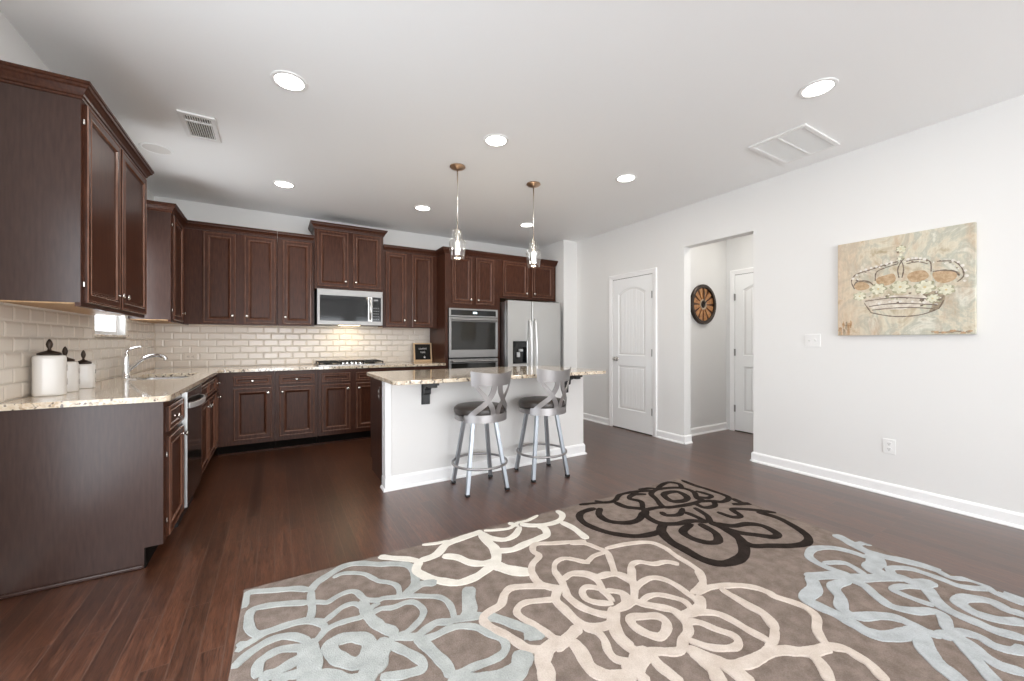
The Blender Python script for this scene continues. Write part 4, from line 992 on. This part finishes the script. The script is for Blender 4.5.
# ================================================================= bar stools (back faces -Y)
def make_stool(label, loc, rz):
    t = thing('bar_stool', label, 'bar stool', loc, rz, 'swivel stools at the island')
    SR = .205; SW = radians(12)
    bm = new_bm(); add_lathe(bm, [(0, .602), (SR-.01, .602), (SR, .608), (SR+.005, .632), (SR+.001, .650), (SR-.016, .664), (SR-.06, .672), (0, .676)], 48); obj('seat_cushion', bm, VINYL, t, smooth='auto')
    bm = new_bm(); add_lathe(bm, [(0, .558), (SR-.012, .558), (SR-.002, .563), (SR-.002, .600), (SR-.012, .602), (0, .602)], 48); obj('seat_base', bm, STOOLM, t, smooth='auto')
    def cyl(th, z, r0=0): # th measured from -Y, radius grows up the back
        r = SR+.008+max(0, z-.62)*.13+r0; a = radians(th); return (r*sin(a), -r*cos(a)+.0, z)
    def nrm(th): a = radians(th); return (sin(a), -cos(a), 0)
    def sheet(nm, fn_lo, fn_hi, th0, th1, n, thick=.008):
        bm = new_bm(); R = []
        for i in range(n+1):
            th = th0+(th1-th0)*i/n; lo, hi = fn_lo(th), fn_hi(th)
            R.append([bm.verts.new(cyl(th, lo, 0)), bm.verts.new(cyl(th, hi, 0)), bm.verts.new(cyl(th, hi, thick)), bm.verts.new(cyl(th, lo, thick))])
        for A, B in zip(R, R[1:]):
            for k in range(4): bm.faces.new((A[k], A[(k+1) % 4], B[(k+1) % 4], B[k]))
        bm.faces.new(R[0]); bm.faces.new(R[-1][::-1])
        return obj(nm, bm, STOOLM, t, smooth='auto')
    sheet('back_band', lambda a: .555, lambda a: .615, -66, 66, 28)
    sheet('top_rail', lambda a: .852-.012*cos(radians(a*1.5)), lambda a: .935+.022*(abs(a)/52)**1.5, -49, 49, 28)
    def strap(nm, P, wd):
        P = crom(P, 6); bm = new_bm(); R = []
        for i, (th, z) in enumerate(P):
            j0, j1 = max(i-1, 0), min(i+1, len(P)-1)
            dx = radians(P[j1][0]-P[j0][0])*.215; dz = P[j1][1]-P[j0][1]; L = math.hypot(dx, dz); nx, nz_ = -dz/L, dx/L
            u = i/(len(P)-1); w_ = (wd[0]*(1-u)+wd[1]*u)/2
            e = math.degrees(nx*w_/.215); R.append([bm.verts.new(cyl(th-e, z-nz_*w_, .001)), bm.verts.new(cyl(th+e, z+nz_*w_, .001)), bm.verts.new(cyl(th+e, z+nz_*w_, .0075)), bm.verts.new(cyl(th-e, z-nz_*w_, .0075))])
        for A, B in zip(R, R[1:]):
            for k in range(4): bm.faces.new((A[k], A[(k+1) % 4], B[(k+1) % 4], B[k]))
        bm.faces.new(R[0]); bm.faces.new(R[-1][::-1]); return obj(nm, bm, STOOLM, t, smooth='auto')
    for s in (-1, 1):
        strap('back_strap', [(s*58, .590), (s*42, .645), (s*24, .70), (s*15, .745), (s*8, .80), (s*6, .865)], (.040, .042))
        strap('back_strap', [(s*46, .868), (s*32, .80), (s*21, .745), (s*13, .70), (s*7, .655), (s*5, .590)], (.024, .046))
    for ch in list(t.children): ch.rotation_euler[2] = SW
    # four square legs splaying down to black feet, foot ring
    for sx, sy in ((-1, -1), (1, -1), (1, 1), (-1, 1)):
        bm = new_bm(); a, b = .095, .168; w0 = .015
        top = [(sx*a+i*w0, sy*a+j*w0, .560) for i, j in ((-1, -1), (1, -1), (1, 1), (-1, 1))]; bot = [(sx*b+i*w0, sy*b+j*w0, .018) for i, j in ((-1, -1), (1, -1), (1, 1), (-1, 1))]
        A = [bm.verts.new(p) for p in top]; B = [bm.verts.new(p) for p in bot]
        for k in range(4): bm.faces.new((A[k], A[(k+1) % 4], B[(k+1) % 4], B[k]))
        bm.faces.new(A[::-1]); bm.faces.new(B)
        o = obj('leg', bm, STOOLLEG, t, bevel=.003)
        bm = new_bm(); add_box(bm, sx*b-.0165, sx*b+.0165, sy*b-.0165, sy*b+.0165, 0.0005, .020); obj('foot_cap', bm, BLACKP, o, bevel=.003)
    bm = new_bm(); rr_ = .221; add_tube(bm, [(rr_*cos(2*pi*k/48), rr_*sin(2*pi*k/48), .205) for k in range(48)], .0095, 10, closed=True)
    obj('foot_ring', bm, STOOLM, t, smooth=True)
    return t
st0 = make_stool('silver bar stool with dark round seat, nearer the left island bracket', (1.437, 2.926, 0), radians(-4.3))
dup(st0, (2.055, 2.932, 0), radians(-6.5), 'silver bar stool with dark round seat, nearer the pantry door')

# ================================================================= pendants
def make_pendant(label, loc):
    t = thing('pendant_light', label, 'pendant light', loc, 0, 'glass pendants above the island')
    H = CEIL-loc[2]
    bm = new_bm(); add_lathe(bm, [(0, H-.0005), (.068, H-.0005), (.070, H-.008), (.055, H-.020), (.025, H-.030), (.010, H-.036), (0, H-.036)], 32); obj('ceiling_canopy', bm, COPPER, t, smooth='auto')
    bm = new_bm(); add_tube(bm, [(0, 0, .255), (0, 0, H-.03)], .0055, 10); obj('stem', bm, NICKEL, t, smooth=True)
    # clear glass: small shoulder dome over a tapering tumbler, open bottom
    prof = [(.012, .272), (.034, .262), (.046, .235), (.049, .205), (.046, .185), (.050, .175), (.072, .162), (.078, .148), (.076, .135), (.071, .09), (.064, .03), (.060, 0)]
    inner = [(r-.0025, z) for r, z in prof[::-1]]; inner[0] = (.0575, 0.0); inner[-1] = (.0095, .2695)
    bm = new_bm(); add_lathe(bm, prof+inner, 40, closed=True); obj('glass_shade', bm, SHADEG, t, smooth=True)
    bm = new_bm(); add_lathe(bm, [(0, .262), (.014, .262), (.017, .240), (.017, .175), (.013, .165), (0, .165)], 20); obj('lamp_socket', bm, NICKEL, t, smooth='auto')
    bm = new_bm(); add_lathe(bm, [(0, .165), (.010, .163), (.014, .13), (.017, .10), (.013, .065), (.004, .042), (0, .04)], 20); obj('light_bulb', bm, BULB, t, smooth=True)
    return t
p0 = make_pendant('glass pendant light hanging over the left half of the island', (1.397, 3.29, 1.915))
def bulb_lamp(x, y):
    l = bpy.data.lights.new('pendant_lamp', 'POINT'); l.energy = 2.6; l.color = (1, .86, .68); l.shadow_soft_size = .03
    o = bpy.data.objects.new('pendant_lamp', l); C.objects.link(o); o.location = (x, y, 1.915+.02)
bulb_lamp(1.397, 3.29); bulb_lamp(2.197, 3.27)
dup(p0, (2.197, 3.27, 1.915), 0, 'glass pendant light hanging over the right half of the island')

# ================================================================= ceiling fixtures
def make_can(label, x, y):
    t = thing('recessed_light', label, 'ceiling light', (x, y, CEIL), 0, 'recessed ceiling lights')
    bm = new_bm(); add_lathe(bm, [(.078, -.0005), (.100, -.0005), (.0985, -.005), (.090, -.008), (.078, -.006)], 40, closed=True); obj('trim_ring', bm, WHITEP, t, smooth='auto')
    bm = new_bm(); add_lathe(bm, [(0, -.004), (.060, -.004), (.079, -.002), (.079, -.0008), (0, -.0008)], 40); obj('lens', bm, LENS, t, smooth='auto')
    return t
cans = [(.075, 2.73, 'bright recessed light nearest the two tall left cabinets'), (1.472, 2.71, 'recessed light on the ceiling just above the left pendant light'), (2.875, 2.70, 'recessed light right of both pendants, above the pantry door side'),
        (2.869, 1.139, 'large bright recessed light beside the ceiling air return'), (.079, 4.54, 'recessed light in front of the single-door wall cabinet'), (1.483, 4.52, 'recessed light above the cabinets right of the microwave'), (2.89, 4.46, 'recessed light hanging closest behind the right pendant, above the refrigerator')]
c0 = None
def can_lamp(x, y):
    l = bpy.data.lights.new('recessed_lamp', 'AREA'); l.shape = 'DISK'; l.size = .14; l.energy = CAN_POWER; l.color = (1, .93, .84)
    o = bpy.data.objects.new('recessed_lamp', l); C.objects.link(o); o.location = (x, y, CEIL-.012)
for i, (x, y, lb) in enumerate(cans):
    if i == 0: c0 = make_can(lb, x, y)
    else: dup(c0, (x, y, CEIL), 0, lb)
    can_lamp(x, y)
for x, y in ((.075, 1.14), (1.472, 1.14), (.075, -.9), (1.472, -.9), (2.87, -.9)): can_lamp(x, y)
# supply register
t = thing('ceiling_vent', 'white slatted air register on the ceiling above the left cabinets', 'vent', (-.463, 3.64, CEIL))
w_, l_ = .105, .195
bm = new_bm(); holed_slab(bm, [(-w_, -l_), (w_, -l_), (w_, l_), (-w_, l_)], [[(-w_+.03, -l_+.035), (w_-.03, -l_+.035), (w_-.03, l_-.035), (-w_+.03, l_-.035)]], -.012, -.0005); obj('vent_frame', bm, WHITEP, t, bevel=.003)
bm = new_bm(); add_box(bm, -w_+.028, w_-.028, -l_+.033, l_-.033, -.002, -.0006); obj('dark_opening', bm, SLOT, t)
for k in range(11):
    bm = new_bm(); x = -w_+.032+k*.0138
    V = [bm.verts.new(p) for p in ((x, -l_+.034, -.011), (x+.0055, -l_+.034, -.0035), (x+.0068, -l_+.034, -.0042), (x+.0013, -l_+.034, -.0118), (x, l_-.034, -.011), (x+.0055, l_-.034, -.0035), (x+.0068, l_-.034, -.0042), (x+.0013, l_-.034, -.0118))]
    for f in ((0, 1, 2, 3), (4, 5, 6, 7), (0, 1, 5, 4), (1, 2, 6, 5), (2, 3, 7, 6), (3, 0, 4, 7)): bm.faces.new([V[i] for i in f])
    obj('slat', bm, WHITEP, t)
bm = new_bm(); add_box(bm, -w_+.029, w_-.029, -l_+.105, -l_+.121, -.0125, -.002); obj('cross_bar', bm, WHITEP, t)
# return air grille
t = thing('return_air_grille', 'large white two-panel air return on the ceiling near the right wall', 'vent', (3.535, 1.565, CEIL))
w_, l_ = .285, .20
bm = new_bm(); holed_slab(bm, [(-w_, -l_), (w_, -l_), (w_, l_), (-w_, l_)], [[(-w_+.03, -l_+.03), (w_-.03, -l_+.03), (w_-.03, -.006), (-w_+.03, -.006)], [(-w_+.03, .006), (w_-.03, .006), (w_-.03, l_-.03), (-w_+.03, l_-.03)]], -.014, -.0005); obj('grille_frame', bm, WHITEP, t, bevel=.003)
bm = new_bm(); add_box(bm, -w_+.028, w_-.028, -l_+.028, l_-.028, -.002, -.0006); obj('filter_backing', bm, plain('grey_filter', (.72, .71, .70), .9), t)
bm = new_bm()
n_ = 34
for k in range(n_):
    x = -w_+.034+k*(2*w_-.068)/(n_-1)
    add_box(bm, x-.0016, x+.0016, -l_+.03, -.006, -.012, -.0022); add_box(bm, x-.0016, x+.0016, .006, l_-.03, -.012, -.0022)
obj('louvers', bm, WHITEP, t)
# round ceiling speaker
t = thing('ceiling_speaker', 'round flush white disc on the ceiling beside the slatted register', 'ceiling speaker', (-.82, 4.235, CEIL))
bm = new_bm(); add_lathe(bm, [(.088, -.0005), (.108, -.0005), (.106, -.006), (.096, -.008), (.088, -.004)], 40, closed=True); obj('rim', bm, CEILP, t, smooth='auto')
bm = new_bm(); add_lathe(bm, [(0, -.006), (.05, -.0055), (.088, -.003), (.088, -.0006), (0, -.0006)], 40); obj('speaker_mesh', bm, plain('pale_mesh', (.78, .77, .75), .7, bump=.4, bscale=400), t, smooth='auto')

# ================================================================= wall plates (local: x right, y into wall)
def plate(name, label, cat, loc, rz, w, h, kind):
    t = thing(name, label, cat, loc, rz)
    bm = new_bm(); add_box(bm, -w/2, w/2, -.006, -.0005, -h/2, h/2); obj('cover_plate', bm, WHITEP, t, bevel=.003)
    if kind == 'switch':
        for x in (-.023, .023):
            bm = new_bm(); add_box(bm, x-.006, x+.006, -.0075, -.006, -.014, .014); o = obj('switch_toggle', bm, WHITEP, t, bevel=.001)
            bm = new_bm(); add_prism(bm, [(-.0075, -.004), (-.0075, .006), (-.017, .010), (-.017, .004)], x+.0035, 'x', x-.0035); obj('lever', bm, WHITEP, o)
    else:
        for z in (-.020, .020):
            bm = new_bm()
            pts = rrect(-.0165, .0165, -.0145, .0145, .011) if kind == 'v' else rrect(-.0145, .0145, -.0165, .0165, .011)
            if kind == 'v': add_prism(bm, [(a, b+z) for a, b in pts], -.0085, 'y', -.006)
            else: add_prism(bm, [(a+z, b) for a, b in pts], -.0085, 'y', -.006)
            o = obj('socket', bm, WHITEP if kind == 'v' else plain('cream_plastic', (.62, .56, .49), .4), t)
            bm = new_bm()
            for s in (-.006, .006):
                if kind == 'v': add_box(bm, s-.0013, s+.0013, -.0092, -.0084, z-.001, z+.008)
                else: add_box(bm, z-.001, z+.008, -.0092, -.0084, s-.0013, s+.0013)
            if kind == 'v': add_box(bm, -.0028, .0028, -.0092, -.0084, z-.010, z-.005)
            else: add_box(bm, z-.010, z-.005, -.0092, -.0084, -.0028, .0028)
            obj('socket_slots', bm, SLOT, o)
    return t
plate('light_switch', 'white double light switch on the wall left of the painting', 'light switch', (RIGHT, 1.65, 1.19), -pi/2, .118, .114, 'switch')
plate('power_outlet', 'white wall outlet below the painting, just above the baseboard', 'outlet', (RIGHT, 1.143, .375), -pi/2, .074, .114, 'v')
o = plate('power_outlet', 'cream outlet set sideways in the tiled backsplash near the corner', 'outlet', (-.80, BACK-.0095, 1.015), 0, .116, .072, 'h')
for ch in o.children:
    if ch.name.startswith('cover'): ch.data.materials[0] = TILE

# ================================================================= wheel clock
t = thing('wall_clock', 'round wooden spoked wheel clock on the grey hall wall', 'clock', (4.715, 3.1395, 1.657))
R_ = .256
bm = new_bm(); add_lathe(bm, [(R_-.045, -.001), (R_, -.001), (R_, -.030), (R_-.008, -.036), (R_-.038, -.036), (R_-.045, -.030)], 64, (0, 0, 0), 'y', closed=True); obj('outer_rim', bm, BRONZE, t, smooth='auto')
bm = new_bm(); add_lathe(bm, [(.062, -.001), (R_-.044, -.001), (R_-.044, -.008), (.062, -.008)], 64, (0, 0, 0), 'y', closed=True); obj('dial_disc', bm, plain('dark_walnut', (.09, .032, .012), .5), t, smooth='auto')
for k in range(12):
    a = 2*pi*(k+.5)/12; bm = new_bm(); p = [(.066, -.013), (R_-.046, -.036), (R_-.046, .036), (.066, .013)]
    add_prism(bm, [(x*cos(a)-z*sin(a), x*sin(a)+z*cos(a)) for x, z in p], -.016, 'y', -.0085); obj('dial_wedge', bm, WHEELW, t, bevel=.002)
ROM = ['XII', 'I', 'II', 'III', 'IIII', 'V', 'VI', 'VII', 'VIII', 'IX', 'X', 'XI']
bm = new_bm(); add_lathe(bm, [(.048, -.001), (.068, -.001), (.068, -.018), (.060, -.022), (.048, -.018)], 40, (0, 0, 0), 'y', closed=True); obj('inner_ring', bm, plain('pale_bronze', (.50, .40, .30), .4, .5), t, smooth='auto')
bm = new_bm(); add_lathe(bm, [(0, -.001), (.0475, -.001), (.0475, -.010), (.03, -.014), (0, -.014)], 32, (0, 0, 0), 'y'); obj('hub', bm, BRONZE, t, smooth='auto')
for ln, a, w_ in ((.185, radians(88), .010), (.10, radians(40), .012)):
    bm = new_bm(); pp_ = [(-.03, -w_/2), (ln*.8, -w_/2), (ln, 0), (ln*.8, w_/2), (-.03, w_/2)]
    add_prism(bm, [(x*cos(a)-z*sin(a), x*sin(a)+z*cos(a)) for x, z in pp_], -.030, 'y', -.026); obj('clock_hand', bm, BLACKP, t)

# ================================================================= crown painting (local x right = -Y, z up)
t = thing('canvas_painting', 'unframed canvas painting of a crown with cream flowers on beige', 'painting', (RIGHT-.0008, 1.457, 1.231), -pi/2)
PW, PH, PD = .758, .752, .034
bm = new_bm(); add_box(bm, 0, PW, -PD, 0, 0, PH); obj('canvas', bm, CANVAS, t, bevel=.003)
P_OCH = paint('ochre_paint', (.38, .24, .12), (.62, .46, .30)); P_STN = paint('rust_paint', (.34, .18, .08), (.60, .42, .26)); P_BRN = paint('umber_paint', (.16, .12, .08), (.46, .38, .27)); P_CRM = paint('cream_paint', (.60, .58, .42), (.82, .80, .66), 45); P_LIN = paint('sepia_paint', (.10, .075, .06), (.26, .20, .15), 60)
P_GRN = paint('sage_paint', (.24, .24, .15), (.56, .54, .38), 40); P_PRL = paint('pale_grey_paint', (.62, .58, .52), (.84, .81, .76), 60); P_BAND = paint('pale_stone_paint', (.46, .38, .29), (.80, .75, .66), 16)
PB = -PD
def blob(bm, poly, lv): add_prism(bm, [(x/1000, z/1000) for x, z in poly], PB-.0004-lv*.0003, 'y', PB+.0002)
bm = new_bm(); bandp = [(160, 275), (270, 295), (370, 298), (470, 292), (600, 275), (585, 235), (480, 200), (390, 190), (300, 195), (210, 212), (190, 235)]; blob(bm, bandp, 0); obj('painted_band', bm, P_BAND, t)
for p in ART['brown'][3:]: bm = new_bm(); blob(bm, crom([tuple(v) for v in p], 3, True), .5); obj('painted_shadow', bm, P_BRN, t)
for p in ART['ochre']: bm = new_bm(); blob(bm, [tuple(q) for q in crom([tuple(v) for v in p], 3, True)], 1); obj('painted_lining', bm, P_OCH, t)
def inside(p): return (min(max(p[0], 4), 754), min(max(p[1], 4), 748))
random.seed(5)
def dab(x, z, rx, rz_, mat, nm, lv=.2):
    bm = new_bm(); m_ = 18; o_ = [random.uniform(.6, 1.15) for _ in range(m_)]
    blob(bm, [inside((x+rx*o_[k]*cos(2*pi*k/m_), z+rz_*o_[k]*sin(2*pi*k/m_))) for k in range(m_)], lv); return obj(nm, bm, mat, t)
for k in range(9): dab(14+random.uniform(0, 75), random.uniform(10, 95), random.uniform(6, 13), random.uniform(20, 42), P_STN if k % 3 else P_BRN, 'painted_stain', .1+.03*k)
for k in range(10): dab(560+k*20+random.uniform(-6, 6), random.uniform(6, 30), random.uniform(14, 26), random.uniform(5, 12), P_STN if k % 2 else P_BRN, 'painted_stain', .1+.03*k)
for k in range(26):                                # small scroll and leaf strokes along the crown's rim and band
    u = random.random(); dab(150+440*u, 300+30*sin(u*9)+random.uniform(-28, 22), random.uniform(5, 15), random.uniform(4, 9), (P_LIN, P_GRN, P_BRN, P_PRL)[k % 4], 'painted_stroke', 1.3+.02*k)
for k in range(16): dab(560+random.uniform(-70, 40), 250+random.uniform(-45, 45), random.uniform(5, 16), random.uniform(4, 10), (P_BRN, P_LIN, P_GRN, P_PRL)[k % 4], 'painted_stroke', 1.9+.02*k)
for k in range(22):
    a = pi*(.04+.92*k/21); dab(392+292*cos(a)*(1 if cos(a) > 0 else .92), 430+115*sin(a)+random.uniform(-10, 14), random.uniform(4, 9), random.uniform(4, 8), (P_PRL, P_LIN)[k % 2], 'painted_stroke', 2.4+.02*k)
for x, z in ((389, 600), (372, 625), (406, 625), (389, 655), (380, 570), (400, 575)): dab(x, z, 9, 14, (P_GRN, P_BRN, P_CRM)[(x+z) % 3], 'painted_stroke', 2.3+.001*z)
bm = new_bm(); random.seed(3)
bm.free(); bm = new_bm()
for p in ART['lines']:
    P = crom([tuple(v) for v in p], 6)
    L_ = []; R2 = []
    for i, q_ in enumerate(P):
        a, b = P[max(i-1, 0)], P[min(i+1, len(P)-1)]; dx, dz = b[0]-a[0], b[1]-a[1]; l = math.hypot(dx, dz) or 1; wv = 2.2+2.6*random.random()
        L_.append((q_[0]-dz/l*wv, q_[1]+dx/l*wv)); R2.append((q_[0]+dz/l*wv, q_[1]-dx/l*wv))
    blob(bm, L_+R2[::-1], 2.2)
obj('painted_outline', bm, P_LIN, t)
bm = new_bm()
for i, (x, z) in enumerate(ART['pearls']):
    r = 8 if i % 2 else 10; bm = new_bm(); blob(bm, [(x+r*cos(2*pi*k/9), z+r*sin(2*pi*k/9)) for k in range(9)], 2.6); obj('painted_pearl', bm, P_PRL, t)
P_CTR = plain('straw_paint', (.66, .55, .30), .7)
for i, (x, z) in enumerate(ART['flowers']):
    leaf = new_bm(); bm = new_bm(); ctr = new_bm(); R0 = (44, 50, 50, 38, 36, 26, 30)[i]; m_ = 40
    blob(leaf, [(x+R0*1.25*(.68+.32*abs(cos(3*2*pi*k/m_+.4*i)))*cos(2*pi*k/m_), z+R0*1.05*(.68+.32*abs(cos(3*2*pi*k/m_+.4*i)))*sin(2*pi*k/m_)) for k in range(m_)], 2.4)
    blob(bm, [(x+R0*(.62+.38*abs(cos(3.5*2*pi*k/m_)))*cos(2*pi*k/m_), z+R0*(.62+.38*abs(cos(3.5*2*pi*k/m_)))*sin(2*pi*k/m_)) for k in range(m_)], 3.4)
    blob(ctr, [(x+R0*.18*cos(2*pi*k/8), z+R0*.18*sin(2*pi*k/8)) for k in range(8)], 4)
    f = obj('painted_flower', bm, P_CRM, t); obj('painted_leaves', leaf, P_GRN, f); obj('flower_centre', ctr, P_CTR, f)

# ================================================================= area rug
RL, RWD = 3.098, 2.44
t = thing('area_rug', 'taupe area rug with large blue, cream and dark brown outlined flowers', 'rug', (-.125, 2.262, 0.0005), radians(-1.3318))
RZ = .010
bm = new_bm()
L = []
for ins, z in ((.003, 0), (0, .003), (0, .007), (.005, RZ)):
    L.append([bm.verts.new(p) for p in ((ins, -ins, z), (RL-ins, -ins, z), (RL-ins, -RWD+ins, z), (ins, -RWD+ins, z))])
for A, B in zip(L, L[1:]):
    for k in range(4): bm.faces.new((A[k], A[(k+1) % 4], B[(k+1) % 4], B[k]))
bm.faces.new(L[0]); bm.faces.new(L[-1]); obj('pile_ground', bm, RUGB, t)
NAMES = {'blue': 'pale blue flower', 'white': 'ivory flower', 'peach': 'cream flower', 'black': 'dark brown flower', 'blue2': 'pale blue flower at the right edge'}
random.seed(11)
RUG += [(c+' near', w, cl, [(3098-a, 2440-b) for a, b in q]) for c, w, cl, q in RUG if c in ('black', 'white')]   # the rug's pattern repeats, turned half round, towards its near edge
for li, col in enumerate(('black', 'black near', 'white near', 'blue', 'blue2', 'white', 'peach')):
    bm = new_bm(); cnt = 0
    for c, wmm, closed, pts in RUG:
        if c != col: continue
        pts = [tuple(p) for p in pts]; i = 1
        while i < len(pts)-1:
            a, b, e = pts[i-1], pts[i], pts[i+1]
            if (b[0]-a[0])*(e[0]-b[0])+(b[1]-a[1])*(e[1]-b[1]) < 0 and min(math.dist(a, b), math.dist(b, e)) < 35: pts.pop(i); i = max(i-1, 1)
            else: i += 1
        P = crom(pts, 7, bool(closed)); Q = [P[0]]; sk = 0
        for p in P[1:]:
            if math.dist(p, Q[-1]) < 4: continue
            if len(Q) > 1 and (p[0]-Q[-1][0])*(Q[-1][0]-Q[-2][0])+(p[1]-Q[-1][1])*(Q[-1][1]-Q[-2][1]) < 0 and sk < 3: sk += 1; continue
            Q.append(p); sk = 0
        P = Q; n = len(P); w_ = wmm*.5*((.62 if wmm > 60 else .84) if 'black' in col else .74 if col == 'peach' else .80 if col == 'blue2' else .86)
        top = RZ+.0022+cnt*.00004+li*.0003; cnt += 1; R = []
        for i, p in enumerate(P):
            if closed: a, b = P[i-1], P[(i+1) % n]
            else: a, b = P[max(i-1, 0)], P[min(i+1, n-1)]
            dx, dy = b[0]-a[0], b[1]-a[1]; l = math.hypot(dx, dy) or 1; nx, ny = -dy/l, dx/l
            ww = w_*(1+.07*sin(i*.55+cnt)+.03*random.uniform(-1, 1))
            if not closed: ww *= min(1, .55+.2*min(i, n-1-i))
            def V(o, z):
                x = min(max(p[0]+nx*o, 3), RL*1000-3)/1000; y = min(max(p[1]+ny*o, 3), RWD*1000-3)/1000
                return bm.verts.new((x, -y, z))
            tz = top+i*.000006; R.append([V(-ww, RZ-.001), V(-ww+1.5, tz), V(ww-1.5, tz), V(ww, RZ-.001)])
        for A, B in (list(zip(R, R[1:])) + ([(R[-1], R[0])] if closed else [])):
            for k in range(3): bm.faces.new((A[k], A[k+1], B[k+1], B[k]))
        if not closed: bm.faces.new(R[0]); bm.faces.new(R[-1][::-1])
    bm.normal_update()
    for f in bm.faces:
        if f.normal.z < 0: f.normal_flip()
    o = obj('flower_motif', bm, RUGC[col.split()[0]], t, recalc=False); o['label'] = NAMES[col.split()[0]]
